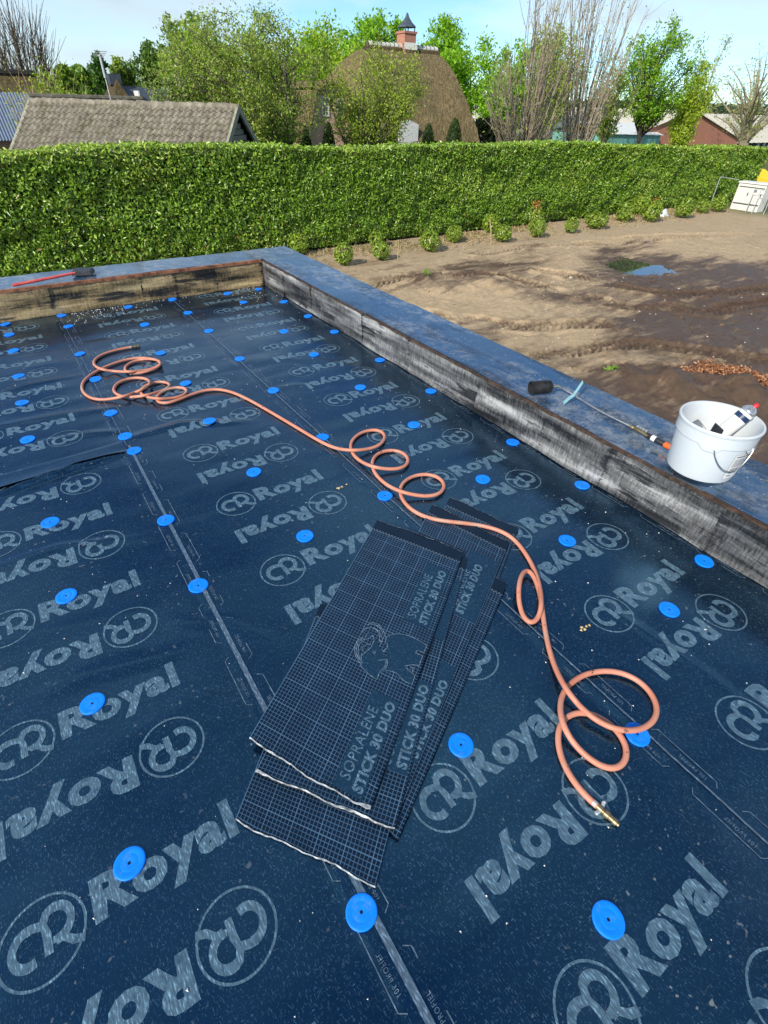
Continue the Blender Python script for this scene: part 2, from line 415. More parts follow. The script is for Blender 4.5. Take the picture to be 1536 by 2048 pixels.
def thatchmat(name='thatch', k=1.0):
    mt, nt, b = newmat(name)
    v = coords(nt, (4, 4, 0.5)); f = noise(nt, v, 1.6, 7, 0.75); g = noise(nt, coords(nt), 0.7, 4)
    col = ramp(nt, f, (0.34, (0.11*k, 0.08*k, 0.04*k)), (0.52, (0.25*k, 0.19*k, 0.095*k)), (0.68, (0.42*k, 0.33*k, 0.175*k)))
    col = mix(nt, ramp(nt, g, (0.45, 0.0), (0.7, 0.5)), col, (0.12*k, 0.11*k, 0.05*k))
    setp(b, color=col, rough=0.9, spec=0.15); bump(nt, b, f, 1.0, 0.25)
    return mt
M['thatch'] = thatchmat()
M['thatch_dark'] = thatchmat('old_dark_thatch', 0.5)
def brickmat(name, c1, c2, mortar, scale=1.0, rot=(R(90), 0, 0)):
    mt, nt, b = newmat(name); vec = coords(nt, (1, 1, 1), rot)
    br = nd(nt, 'ShaderNodeTexBrick', {'Scale': scale, 'Mortar Size': 0.012, 'Brick Width': 0.22, 'Row Height': 0.065, 'Color1': c4(c1), 'Color2': c4(c2), 'Mortar': c4(mortar)})
    nt.links.new(vec, br.inputs['Vector'])
    col = mix(nt, 0.35, br.outputs[0], ramp(nt, noise(nt, vec, 2.0, 5), (0.3, c1), (0.7, c2)))
    setp(b, color=col, rough=0.85, spec=0.2); bump(nt, b, br.outputs[1], -0.3, 0.01)
    return mt
M['pink_brick'] = brickmat('pale_pink_brick', (0.50, 0.27, 0.19), (0.58, 0.36, 0.26), (0.55, 0.47, 0.40))
M['red_brick'] = brickmat('red_brick', (0.40, 0.12, 0.07), (0.50, 0.18, 0.10), (0.42, 0.32, 0.26))
M['chimney_brick'] = brickmat('chimney_brick', (0.36, 0.11, 0.07), (0.46, 0.17, 0.11), (0.45, 0.36, 0.3))
M['wall_brick'] = brickmat('house_brick', (0.20, 0.10, 0.07), (0.27, 0.14, 0.09), (0.30, 0.27, 0.24))
M['render'] = simple('white_render', (0.62, 0.60, 0.55), (0.72, 0.70, 0.65), 2, 0.8)
M['glass'] = simple('window_glass', (0.03, 0.04, 0.05), (0.05, 0.06, 0.07), 3, 0.08, spec=0.8)
M['frame'] = simple('window_frame', (0.68, 0.67, 0.62), rough=0.5)
M['slate'] = simple('dark_slate', (0.035, 0.045, 0.065), (0.06, 0.072, 0.095), 5, 0.55, bmp=0.3, bscale=12)
M['lead'] = simple('lead_cap', (0.06, 0.08, 0.10), (0.10, 0.125, 0.15), 8, 0.45, metal=0.4)
def tilemat():
    mt, nt, b = newmat('mossy_clay_tile'); oi = nd(nt, 'ShaderNodeObjectInfo'); vec = coords(nt, kind='Generated')
    geo = nd(nt, 'ShaderNodeNewGeometry')
    n1 = noise(nt, geo.outputs['Position'], 5.0, 6, 0.7)
    n2 = noise(nt, geo.outputs['Position'], 14.0, 4, 0.7)
    c = ramp(nt, n1, (0.32, (0.12, 0.105, 0.08)), (0.55, (0.27, 0.24, 0.185)), (0.72, (0.42, 0.38, 0.31)))
    c = mix(nt, ramp(nt, n2, (0.62, 0.0), (0.74, 0.8)), c, (0.46, 0.44, 0.37))
    c = mix(nt, ramp(nt, noise(nt, geo.outputs['Position'], 1.7, 4), (0.52, 0.0), (0.72, 0.55)), c, (0.11, 0.115, 0.04))
    c = mix(nt, math_(nt, 'MULTIPLY', oi.outputs['Random'], 0.35), c, (0.07, 0.055, 0.04))
    setp(b, color=c, rough=0.85, spec=0.25); bump(nt, b, n2, 0.4, 0.01)
    return mt
M['tile'] = tilemat()
M['board'] = simple('weathered_board', (0.13, 0.125, 0.10), (0.24, 0.225, 0.18), 10, 0.8, stretch=(1, 1, 6))
M['verge'] = simple('mossy_verge_board', (0.20, 0.195, 0.14), (0.34, 0.33, 0.25), 6, 0.8)
M['dark_inside'] = simple('dark_timber', (0.012, 0.011, 0.010), rough=0.9)
M['corr_blue'] = simple('blue_grey_sheeting', (0.11, 0.15, 0.22), (0.16, 0.20, 0.28), 4, 0.45)
M['corr_cream'] = simple('cream_fibre_sheeting', (0.50, 0.46, 0.36), (0.60, 0.56, 0.46), 1.5, 0.75)
M['teal_wall'] = simple('teal_cladding', (0.13, 0.33, 0.30), (0.18, 0.40, 0.36), 3, 0.6)
M['corr_white'] = simple('white_sheeting', (0.58, 0.61, 0.60), (0.66, 0.68, 0.67), 2, 0.6)
M['yellow'] = simple('yellow_paint', (0.72, 0.50, 0.02), (0.78, 0.57, 0.04), 6, 0.4)
M['tyre'] = simple('rubber_tyre', (0.015, 0.015, 0.016), rough=0.8)
M['dead_leaf'] = leafmat('dead_leaf', 0.6, 0.2, 0.2)
M['straw'] = simple('dry_stalk', (0.40, 0.30, 0.15), (0.55, 0.43, 0.24), 10, 0.8)
M['dead_tip'] = simple('rusty_dead_leaf', (0.42, 0.15, 0.04), (0.58, 0.26, 0.08), 20, 0.8)
M['crumb'] = simple('pale_foam_crumb', (0.66, 0.65, 0.60), (0.76, 0.75, 0.72), 20, 0.8)
M['stone'] = simple('pale_stone', (0.40, 0.36, 0.30), (0.56, 0.52, 0.45), 8, 0.8)
M['plastic_rag'] = simple('white_plastic_bag', (0.70, 0.71, 0.72), rough=0.4)

# ------------------------------------------------------------------ ground (one sheet to the horizon, dense where the bare soil is near)
def axis(lo, hi, step, far, grow=1.16):
    c = list(np.arange(lo, hi + step/2, step)); s = step
    while c[-1] < far: s *= grow; c.append(c[-1] + s)
    s = step; b = [c[0]]
    while b[-1] > -far: s *= grow; b.append(b[-1] - s)
    return np.array(b[1:][::-1] + c)
gx = axis(3.0, 27.0, 0.055, 1500); gy = axis(-1.0, 19.5, 0.05, 1500)
X, Y = np.meshgrid(gx, gy)
PUD = at(1265, 531, GZ)
def seg_track(pts, half, X, Y):
    """signed lateral distance and running length to a polyline (nearest segment)"""
    best = np.full(X.shape, 1e9); lat = np.zeros(X.shape); run = np.zeros(X.shape); acc = 0
    for a, b in zip(pts[:-1], pts[1:]):
        d = np.array([b.x-a.x, b.y-a.y]); ln = np.hypot(*d); d /= ln
        t = np.clip((X-a.x)*d[0]+(Y-a.y)*d[1], 0, ln)
        dx = X-a.x-t*d[0]; dy = Y-a.y-t*d[1]; dist = np.hypot(dx, dy); m_ = dist < best
        best = np.where(m_, dist, best); lat = np.where(m_, dx*-d[1]+dy*d[0], lat); run = np.where(m_, acc+t, run); acc += ln
    return best, lat, run
def gp(*l): return [at(a, b, GZ) for a, b in l]
TRACKS = [(gp((1070,722),(1160,700),(1290,690),(1420,708),(1560,730)), 0.33),
          (gp((1090,752),(1180,736),(1300,742),(1420,760),(1560,785)), 0.33),
          (gp((690,575),(800,560),(960,548),(1100,585),(1250,612),(1420,622),(1560,600)), 0.42),
          (gp((1085,545),(1200,570),(1330,590),(1560,575)), 0.4),
          (gp((760,610),(900,632),(1050,655),(1200,650)), 0.36),
          (gp((950,505),(1100,490),(1300,480),(1500,470)), 0.5)]
def ground_z(X, Y):
    dens = np.clip(1-np.maximum(np.abs(X-15)-14, 0)/6, 0, 1)*np.clip(1-np.maximum(np.abs(Y-9)-11, 0)/4, 0, 1)
    z = (0.12*fbm(X*0.33, Y*0.33, 3) + 0.055*fbm(X*1.3, Y*1.3, 4) + 0.05*np.abs(fbm(X*3.3, Y*3.3, 3)))
    wet_shade = np.clip(0.54 + 1.1*fbm(X*0.28+3, Y*0.42+9, 4) + (11.2 - Y)*0.080 + (10.5 - X)*0.012, 0, 1)  # wet soil; the rise towards the roof paints in house shade
    # spoil ridges seen left of the puddle and by the leaf heap
    for px, py, r, h in ((845, 562, 0.9, 0.22), (985, 580, 0.8, 0.24), (905, 585, 0.5, 0.16), (1310, 765, 0.7, 0.22), (1430, 790, 0.8, 0.2), (1500, 790, 0.7, 0.16), (1075, 600, 0.9, 0.14)):
        q = at(px, py, GZ); d2 = ((X-q.x)**2+(Y-q.y)**2)/r**2
        bulge = np.exp(-d2)*(1+0.8*fbm(X*2.2, Y*2.2, 3))
        z = z + h*bulge; wet_shade = np.clip(wet_shade + 0.45*np.exp(-d2), 0, 1)
    for pts, half in TRACKS:
        best, lat, run = seg_track(pts, half, X, Y)
        ins = np.clip((half-best)/0.07, 0, 1)
        saw = ((run + np.abs(lat)*0.9) / 0.20) % 1.0
        edge = np.clip(1-np.abs(best-half-0.08)/0.12, 0, 1)
        gaps = np.clip(0.9+2.2*fbm(X*0.9+31, Y*0.9, 3), 0, 1)
        z = z + gaps*(ins*(-0.09 + 0.08*(saw > 0.5)) + 0.07*edge)
        wet_shade = np.clip(wet_shade + 0.35*ins*gaps*(saw <= 0.5) + 0.12*ins*gaps, 0, 1)
    d = np.hypot((X-PUD.x)/1.3, (Y-PUD.y)/1.1); dp = np.exp(-(d/1.25)**2)
    z = z*(1-dp) - 0.10*dp
    wet_shade = np.clip(wet_shade + 0.55*np.exp(-(d/1.7)**2), 0, 1)
    strip = np.clip((Y-15.6)/1.0, 0, 1)*np.clip((24-Y), 0, 1)
    z = z*(1-0.7*strip); wet_shade = wet_shade*(1-0.35*strip)
    return GZ + z*dens, wet_shade, dens
Z, WET_SHADE, DENS = ground_z(X, Y)
nxg, nyg = len(gx), len(gy)
idx = np.arange(nxg*nyg).reshape(nyg, nxg)
F = np.stack([idx[:-1,:-1], idx[:-1,1:], idx[1:,1:], idx[1:,:-1]], -1).reshape(-1, 4)
lawn = np.clip((Y.ravel()-21.0)/1.5, 0, 1)
lawn = np.maximum(lawn, np.clip((X.ravel()-35.5)/2.5+fbm(X.ravel()*.8, Y.ravel()*.8, 3), 0, 1)*np.clip((Y.ravel()-13.5)/2, 0, 1))
C = np.stack([WET_SHADE.ravel(), lawn, np.zeros(nxg*nyg)], -1)
def groundmat():
    mt, nt, b = newmat('bare_soil')
    a = nd(nt, 'ShaderNodeVertexColor', layer_name='tint'); sp = nd(nt, 'ShaderNodeSeparateColor'); nt.links.new(a.outputs[0], sp.inputs[0])
    vec = coords(nt); n1 = noise(nt, vec, 1.1, 7, 0.7); n2 = noise(nt, vec, 7, 9, 0.82)
    streak = noise(nt, coords(nt, (0.5, 1.9, 1), (0, 0, 0.12)), 1.6, 6, 0.68)
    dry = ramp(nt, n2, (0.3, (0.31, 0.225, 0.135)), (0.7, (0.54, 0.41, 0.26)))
    mud = ramp(nt, n2, (0.3, (0.052, 0.031, 0.019)), (0.7, (0.145, 0.088, 0.054)))  # wet mud tone, also used for the painted-in house shade
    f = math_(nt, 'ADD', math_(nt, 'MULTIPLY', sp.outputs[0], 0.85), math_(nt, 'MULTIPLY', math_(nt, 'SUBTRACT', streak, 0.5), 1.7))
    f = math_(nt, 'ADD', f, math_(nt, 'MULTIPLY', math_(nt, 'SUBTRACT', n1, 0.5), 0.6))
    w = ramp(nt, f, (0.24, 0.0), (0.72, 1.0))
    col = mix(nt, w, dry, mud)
    green = math_(nt, 'MULTIPLY', ramp(nt, noise(nt, vec, 0.9, 6, 0.7), (0.50, 0.0), (0.68, 0.42)), ramp(nt, noise(nt, vec, 12, 4), (0.4, 0.0), (0.6, 1.0)))
    col = mix(nt, green, col, (0.105, 0.10, 0.045))
    gr = ramp(nt, n2, (0.3, (0.055, 0.085, 0.02)), (0.7, (0.11, 0.14, 0.04)))
    col = mix(nt, sp.outputs[1], col, gr)
    pe = noise(nt, vec, 34, 2, 0.5); col = mix(nt, ramp(nt, pe, (0.72, 0.0), (0.75, 0.6)), col, (0.44, 0.40, 0.33))
    setp(b, color=col, rough=ramp(nt, w, (0.0, 0.95), (1.0, 0.5)), spec=0.4)
    bump(nt, b, math_(nt, 'ADD', n2, noise(nt, vec, 40, 5, 0.8)), 0.8, 0.04)
    return mt
M['ground'] = groundmat()
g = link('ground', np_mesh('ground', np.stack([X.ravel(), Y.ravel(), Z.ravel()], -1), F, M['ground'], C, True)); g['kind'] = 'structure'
def gz(x, y): return float(ground_z(np.array([[x]]), np.array([[y]]))[0][0, 0])

# puddle
mt, nt, b = newmat('puddle_water'); setp(b, color=(0.045, 0.045, 0.04), rough=0.02, spec=1.0)
bump(nt, b, noise(nt, coords(nt), 3.0, 3), 0.015, 0.02); M['water'] = mt
mb = MB(); ang = [2*math.pi*i/48 for i in range(48)]
mb.add([(PUD.x, PUD.y, GZ-0.052)] + [(PUD.x+2.1*math.cos(a)*(1+0.15*math.sin(3*a)), PUD.y+1.7*math.sin(a)*(1+0.12*math.cos(2*a+1)), GZ-0.052) for a in ang],
       [(0, i+1, (i+1) % 48+1) for i in range(48)])
o = mb.build('puddle', M['water']); o['kind'] = 'structure'

# ------------------------------------------------------------------ the flat roof we stand on
XP, YB, HP = 2.26, 5.72, 0.257          # inner faces of the two parapets and their height
XO, YO = 2.724, 6.174                   # outer faces
XW = -5.0; YF = -3.0                    # how far the roof goes on behind and to the left
roof = empty('flat_roof'); roof['kind'] = 'structure'
mb = MB(); mb.box((XW, YF, -0.30), (XP, YB, -0.02)); mb.build('roof_deck', M['bitumen'], roof)
mb = MB()
mb.box((XW, YB+0.02, GZ-0.6), (XO-0.03, YO-0.03, -0.31)); mb.box((XP+0.02, YF, GZ-0.6), (XO-0.03, YB+0.018, -0.31))
mb.build('outer_wall', M['wall_brick'], roof)
FOLDS = [(at(-60, 1010), at(150, 940), at(262, 906), 0.034, 0.016), (at(-60, 1150), at(120, 1098), at(290, 1075), 0.010, 0.03),
         (at(60, 890), at(180, 868), at(250, 862), 0.010, 0.03), (at(-40, 800), at(60, 770), at(160, 750), 0.008, 0.03),
         (at(540, 780), at(590, 773), at(640, 776), 0.006, 0.03), (at(1190, 1200), at(1400, 1340), at(1536, 1440), 0.006, 0.02),
         (at(250, 880), at(360, 850), at(500, 846), 0.012, 0.03), (at(-40, 860), at(100, 835), at(235, 815), 0.010, 0.03), (at(560, 1290), at(450, 1250), at(330, 1240), 0.008, 0.03), (at(560, 720), at(640, 722), at(720, 735), 0.006, 0.03), (at(20, 1420), at(180, 1350), at(420, 1290), 0.007, 0.035), (at(-40, 1300), at(120, 1260), at(330, 1215), 0.005, 0.04)]
def mz(x, y):
    x = np.asarray(x, float); y = np.asarray(y, float)
    z = 0.010*fbm(x*1.3+4, y*1.5, 3) + 0.004*fbm(x*2.2, y*8, 2)
    for a, b_, c, h, w in FOLDS:
        best, lat, run = seg_track([a, b_, c], 1, x, y)
        tot = (b_-a).length + (c-b_).length
        z = z + h*np.exp(-(best/w)**2)*np.clip(np.sin(np.clip(run/tot, 0, 1)*math.pi*0.9+0.15), 0, 1)
    return z
S1, S2, PIT = 1.220, 0.210, 1.02
seams = [S2-5*PIT, S2-4*PIT, S2-3*PIT, S2-2*PIT, S2-PIT, S2, S1, XP]
strips = []
for k in range(len(seams)-1):
    x0, x1 = seams[k], seams[k+1]
    lift = 0.0
    nx_, ny_ = (70, 580) if k >= 4 else (10, 60)
    gxs = np.linspace(x0-(0.055 if k else 0), x1-0.0, nx_+1); gys = np.linspace(YF, YB, ny_+1)
    Xs, Ys = np.meshgrid(gxs, gys); Zs = mz(Xs, Ys) + 0.004*np.clip((Xs-x0)/0.05+1.2, 0, 1) - 0.0045*np.clip((Xs-x1+0.06)/0.05, 0, 1)
    ii = np.arange((nx_+1)*(ny_+1)).reshape(ny_+1, nx_+1)
    Fs = np.stack([ii[:-1,:-1], ii[:-1,1:], ii[1:,1:], ii[1:,:-1]], -1).reshape(-1, 4)
    # the strip to the left lies over the next one: keep the sheets 4 mm apart where they overlap
    strips.append(link('membrane_strip', np_mesh('membrane_strip', np.stack([Xs.ravel(), Ys.ravel(), Zs.ravel()], -1), Fs, M['felt'], None, True), roof))
ZT = lambda x, y: float(mz(x, y)) + 0.0062

def text_mesh(txt, size, bold=0.0, extra=1.0):
    cu = bpy.data.curves.new('t', 'FONT'); cu.body = txt; cu.size = size; cu.offset = bold; cu.resolution_u = 3; cu.space_character = extra
    o_ = bpy.data.objects.new('t', cu); COL.objects.link(o_)
    dg = bpy.context.evaluated_depsgraph_get(); dg.update()
    me = bpy.data.meshes.new_from_object(o_.evaluated_get(dg))
    vs = [tuple(v.co) for v in me.vertices]; fs = [tuple(p.vertices) for p in me.polygons]
    bpy.data.objects.remove(o_); bpy.data.meshes.remove(me); bpy.data.curves.remove(cu)
    return vs, fs
def bbox(vs):
    a = np.array(vs); return a.min(0), a.max(0)

# the word and the ring mark, drawn once in strip coordinates (mark centre = origin, x across, y along the roll)
WORD_V, WORD_F = text_mesh('Royal', 0.140, 0.0064, 1.10)
lo, hi = bbox(WORD_V)
def refine(vs, fs, mx):
    bmr = bmesh.new(); bv_ = [bmr.verts.new(v) for v in vs]
    for f in fs:
        try: bmr.faces.new([bv_[i] for i in f])
        except ValueError: pass
    for _ in range(4):
        lg_ = [e for e in bmr.edges if e.calc_length() > mx]
        if not lg_: break
        bmesh.ops.subdivide_edges(bmr, edges=lg_, cuts=1); bmesh.ops.triangulate(bmr, faces=bmr.faces[:])
    bmr.verts.index_update(); out = [tuple(v.co) for v in bmr.verts], [tuple(v.index for v in f.verts) for f in bmr.faces]; bmr.free(); return out
WORD_V, WORD_F = refine(WORD_V, WORD_F, 0.022)
sx = 0.372/(hi[0]-lo[0]); WORD_V = [((x-lo[0])*sx + 0.112, y*1.0 - 0.034, 0) for x, y, z in WORD_V]
lm = MB()
ring = [(0.095*math.cos(a), 0.094*math.sin(a), 0) for a in [2*math.pi*i/56 for i in range(56)]]
lm.ribbon(ring, 0.0062, closed=True); k_ring = len(lm.v)
def arc(cx, cy, rx, ry, a0, a1, n=14): return [(cx+rx*math.cos(R(a0+(a1-a0)*i/n)), cy+ry*math.sin(R(a0+(a1-a0)*i/n)), 0) for i in range(n+1)]
lm.ribbon(arc(-0.030, -0.004, 0.034, 0.030, 78, 292), [0.018]*15)                       # left curl
lm.ribbon([(-0.024, 0.027, 0), (0.004, 0.020, 0), (0.010, 0.0, 0), (0.010, -0.034, 0)], [0.016, 0.018, 0.019, 0.019])   # stem
lm.ribbon([(0.004, 0.022, 0)] + arc(0.030, 0.012, 0.034, 0.029, 120, -95, 14), 0.0180)   # bowl
lm.ribbon([(0.020, -0.014, 0), (0.045, -0.020, 0), (0.062, -0.034, 0), (0.086, -0.042, 0)], [0.012, 0.014, 0.016, 0.014])   # leg running out to the ring
lm.v = lm.v[:k_ring]+[(x*1.02, y*1.28+0.004, 0) for x, y, _ in lm.v[k_ring:]]
bv, bf = text_mesh('106 PROFIEL', 0.020, 0.0, 1.2)
def print_on(strip, x, y, flip, cache={}):
    s = -1 if flip else 1
    mbp = MB()
    for vs, fs in ((WORD_V, WORD_F), (lm.v, lm.f)):
        P = [(x+s*a, y+s*c_, 0) for a, c_, _ in vs]
        zz = mz(np.array([p[0] for p in P]), np.array([p[1] for p in P])) + 0.0048
        if vs is lm.v: zz = zz + 0.0004
        mbp.add([(p[0], p[1], z) for p, z in zip(P, zz)], fs)
    return mbp.build('lettering', M['print'], strip)
for k, up0, inv0 in ((5, -0.13, 0.19), (6, 0.05, 0.36), (4, 0.145, 0.455)):
    x0 = seams[k]
    for j in range(-4, 12):
        yu, yi = up0+0.556*j, inv0+0.556*j
        if -1.4 < yu < YB-0.1: print_on(strips[k], x0+0.325, yu, False)
        if -1.4 < yi < YB-0.1: print_on(strips[k], x0+0.722, yi, True)
for j in range(-1, 11):
    print_on(strips[3], seams[3]+0.325, 0.02+0.556*j, False) if 0.02+0.556*j < YB-.1 else None
    print_on(strips[3], seams[3]+0.722, 0.33+0.556*j, True) if 0.33+0.556*j < YB-.1 else None
# edge brackets with the profile text on both sides of each seam
for k in (4, 5, 6):
    for side in (0, 1):
        mbk = MB(); y = -1.2 + 0.12*side
        xx = seams[k]+0.045 if side == 0 else seams[k+1]-0.05
        s = 1 if side == 0 else -1
        while y < YB-0.3:
            mbk.ribbon([(xx-s*0.018, y-0.012, 0), (xx, y, 0), (xx, y+0.20, 0), (xx-s*0.018, y+0.212, 0)], 0.0028)
            mbk.add([(xx-s*0.012+s*c_*0.9*-1, y+0.02+a*0.72, 0) for a, c_, _ in bv], bf)
            y += 0.30
        zz = mz(np.array([v[0] for v in mbk.v]), np.array([v[1] for v in mbk.v])) + 0.0048
        mbk.v = [(v[0], v[1], z) for v, z in zip(mbk.v, zz)]
        mbk.build('edge_print', M['line'], strips[k])
def seam_tape(x0, y0, y1, w0, w1, strip):
    mt_ = MB(); n = 160; pts = []; ws = []
    for i in range(n+1):
        y = y0+(y1-y0)*i/n
        x = x0+0.006*float(fbm(np.array(y*0.9), np.array(x0), 2)); pts.append((x, y, ZT(x, y)+0.0012)); ws.append(w0+(w1-w0)*i/n)
    mt_.ribbon(pts, ws); mt_.build('seam_edge', M['tape'], strip)
seam_tape(S2, YF+1, 2.95, 0.024, 0.014, strips[5]); seam_tape(S2-0.012, 2.95, YB-0.02, 0.004, 0.004, strips[5])
seam_tape(S1, YF+1, YB-0.02, 0.006, 0.009, strips[6])

# the lifted cross lap of the far left strip
LA, LB_ = at(-330, 1075), at(258, 907)
q = MB(); nn = 60; dl = (LB_-LA).normalized(); dn = Vector((-dl.y, dl.x, 0))
def flap(u, v):
    p = LA.lerp(LB_, u)+dn*(v*0.16+0.004*float(fbm(np.array(u*9), np.array(1.0), 2))*(1-v)); z = float(mz(p.x, p.y))+0.0066
    return (p.x, p.y, z+0.010*(1-v)**2.2*(0.55+0.9*float(fbm(np.array(u*6+2), np.array(4.0), 2))+0.3)*min(1, (1-u)*9)-0.004*(v > .99))
q.grid(nn, 8, flap); q.build('lap_flap', M['felt'], strips[4], True)

# parapets
def upsheet(name, x0, x1, face, par, mat, seedk, drop=0.0):
    """wrinkled upstand sheet; face 'x' lies on the right parapet, 'y' on the back one; x0..x1 runs along it"""
    n = max(6, int((x1-x0)/0.03)); nv = 12; vs = []; soot = np.zeros(((n+1)*(nv+1), 3)); ss_ = x0+(x1-x0)*np.tile(np.arange(n+1)/n, nv+1); tt_ = np.repeat(np.arange(nv+1)/nv, n+1)
    soot[:, 0] = 0.22 + (0.1+0.75*((seedk*0.73) % 1.0))*np.exp(-(np.minimum(ss_-x0, x1-ss_)/0.022)**2)*(0.55+0.6*fbm(tt_*3+seedk, ss_*0+seedk, 2)) + 1.0*np.clip(fbm(ss_*2.2+seedk, tt_*2.5+seedk*2, 3)-0.12, 0, 1)*1.6
    for j in range(nv+1):
        t = j/nv
        for i in range(n+1):
            s = x0+(x1-x0)*i/n
            w = 0.018*float(fbm(np.array(s*3.0+seedk), np.array(t*1.8+seedk*3), 4)) + 0.004*math.sin(t*9+3*float(fbm(np.array(s*2.0), np.array(seedk*1.0), 2)))
            off = 0.008 + max(-0.004, w) + 0.05*max(0, 0.12-t)**1.0*2*0.6
            zz = 0.004 + t*(HP-0.014) + 0.004*float(fbm(np.array(s*4.0), np.array(3.3+seedk), 2))*(1-t)
            vs.append((XP-off, s, zz) if face == 'x' else (s, YB-off, zz))
    fs = [(j*(n+1)+i, j*(n+1)+i+1, (j+1)*(n+1)+i+1, (j+1)*(n+1)+i) for j in range(nv) for i in range(n)]
    if face == 'x': fs = [f[::-1] for f in fs]
    me = np_mesh(name, np.array(vs), np.array(fs), mat, soot, True)
    return link(name, me, par)
par_r = link('parapet', MB().box((XP, YF, -0.3), (XO, YB-0.001, HP-0.012)).mesh('parapet', M['wall_brick']), roof)
par_b = link('parapet', MB().box((XW, YB, -0.3), (XO, YO, HP-0.012)).mesh('parapet', M['wall_brick']), roof)
cuts = [YF, -1.1, 0.86-0.0, 3.15, YB-0.005]
ups = [-3.0, -1.6, -0.25, 0.62, 1.22, 1.66, 2.22, 3.0, 3.66, 4.6, 5.2, YB-0.012]
for i, (a, b_) in enumerate(zip(ups[:-1], ups[1:])): upsheet('upstand_sheet', a-0.012, b_, 'x', par_r, M['up_shaded'], i*1.7)
upb = [-5.0, -3.2, -1.9, -1.25, -0.32, 0.18, 0.98, 1.30, 1.72, XP-0.022]
for i, (a, b_) in enumerate(zip(upb[:-1], upb[1:])): upsheet('upstand_sheet', a-0.01, b_, 'y', par_b, M['up_sunlit'], 20+i*2.1)
# edge boards along the top inner arris (thin, proud of the sheet)
q = MB(); yy = list(np.arange(YF, YB, 0.07)); rs = random.Random(3)
vs = []
for y in yy:
    j = rs.uniform(-0.005, 0.003); h = HP-0.006+rs.uniform(-0.006, 0.003)
    vs += [(XP-0.018-j, y, h), (XP-0.018-j, y, HP+0.006), (XP-0.003, y, HP+0.006)]
fs = []
for i in range(len(yy)-1):
    fs += [(i*3, i*3+1, i*3+4, i*3+3), (i*3+1, i*3+2, i*3+5, i*3+4)]
q.add(vs, fs); q.build('edge_board', M['edge'], par_r)
q = MB(); q.box((XW, YB-0.020, HP-0.020), (XP-0.020, YB+0.016, HP+0.006)); q.build('edge_board', M['edge_orange'], par_b)
# capping sheets (a 4 mm lap at each joint)
def cap(x0, x1, y0, y1, par, tilt):
    nx_, ny_ = max(2, int((x1-x0)/0.06)), max(2, int((y1-y0)/0.06)); q_ = MB()
    def fn(u, v):
        x = x0+(x1-x0)*u; y = y0+(y1-y0)*v
        return (x, y, HP+0.0035+0.0035*float(fbm(np.array(x*5), np.array(y*5), 3))+tilt*(v if (y1-y0) > (x1-x0) else u))
    q_.grid(nx_, ny_, fn)
    n_ = nx_+1                       # skirt turned down over the outer edge
    return q_.build('capping_sheet', M['cap'], par, True)
for i, (a, b_) in enumerate([(YF, -1.05), (-1.055, 0.735), (0.730, 3.62), (3.615, YB+0.01)]): cap(XP-0.001, XO+0.012, a, b_, par_r, 0.006)
for i, (a, b_) in enumerate([(XW, -1.25), (-1.255, 1.55), (1.545, XO+0.012)]): cap(a, b_, YB+0.012, YO+0.012, par_b, 0.006)
q = MB(); q.box((XO+0.002, YF, HP-0.09), (XO+0.014, YO+0.014, HP)); q.build('edge_trim', M['bitumen'], par_r)
q = MB(); q.box((XW, YO+0.002, HP-0.09), (XO+0.0, YO+0.0135, HP)); q.build('edge_trim', M['bitumen'], par_b)


# ------------------------------------------------------------------ foliage helpers
def leaf_cloud(pts, size, cols, nrm=None, aspect=0.42, spread=1.0, fold=0.25, jit=0.35):
    """one folded diamond leaf per point; cols = list of colours to pick and blend from"""
    pts = np.asarray(pts, float); n = len(pts)
    if nrm is None: d = rng.normal(size=(n, 3))
    else: d = nrm + rng.normal(size=(n, 3))*spread
    d /= np.linalg.norm(d, axis=1, keepdims=True)
    t = rng.normal(size=(n, 3)); t -= d*(t*d).sum(1, keepdims=True); t /= np.linalg.norm(t, axis=1, keepdims=True)
    s = np.cross(d, t); L_ = (size*(1+jit*rng.uniform(-1, 1, n)))[:, None]; W = L_*aspect
    V = np.empty((n, 4, 3))
    V[:, 0] = pts-t*L_*0.5; V[:, 2] = pts+t*L_*0.5; V[:, 1] = pts+s*W*0.5+d*L_*fold*0.4; V[:, 3] = pts-s*W*0.5+d*L_*fold*0.4
    b = np.arange(n)*4
    F_ = np.stack([np.stack([b, b+1, b+2], -1), np.stack([b, b+2, b+3], -1)], 1).reshape(-1, 3)
    cols = np.asarray(cols, float); k = rng.integers(0, len(cols), n); k2 = rng.integers(0, len(cols), n); w = rng.random((n, 1))
    c = cols[k]*w+cols[k2]*(1-w); c *= rng.uniform(0.75, 1.25, (n, 1))
    return V.reshape(-1, 3), F_, np.repeat(c, 4, 0)
def leaf_obj(name, cloud, mat, parent=None, local=False, stuff=False):
    V, F_, C_ = cloud; o_ = link(name, np_mesh(name, V, F_, mat, C_), parent, local)
    if stuff: o_['kind'] = 'stuff'
    return o_

GREEN = [(0.22, 0.40, 0.03), (0.30, 0.50, 0.05), (0.16, 0.30, 0.03)]
BRIGHT = [(0.28, 0.54, 0.03), (0.36, 0.60, 0.04), (0.21, 0.42, 0.02)]
OLIVE = [(0.38, 0.52, 0.08), (0.27, 0.40, 0.05), (0.48, 0.58, 0.12), (0.36, 0.36, 0.12)]
DARKG = [(0.12, 0.21, 0.05), (0.16, 0.27, 0.06), (0.20, 0.31, 0.07)]
YELG = [(0.42, 0.54, 0.04), (0.34, 0.47, 0.04), (0.50, 0.58, 0.07)]

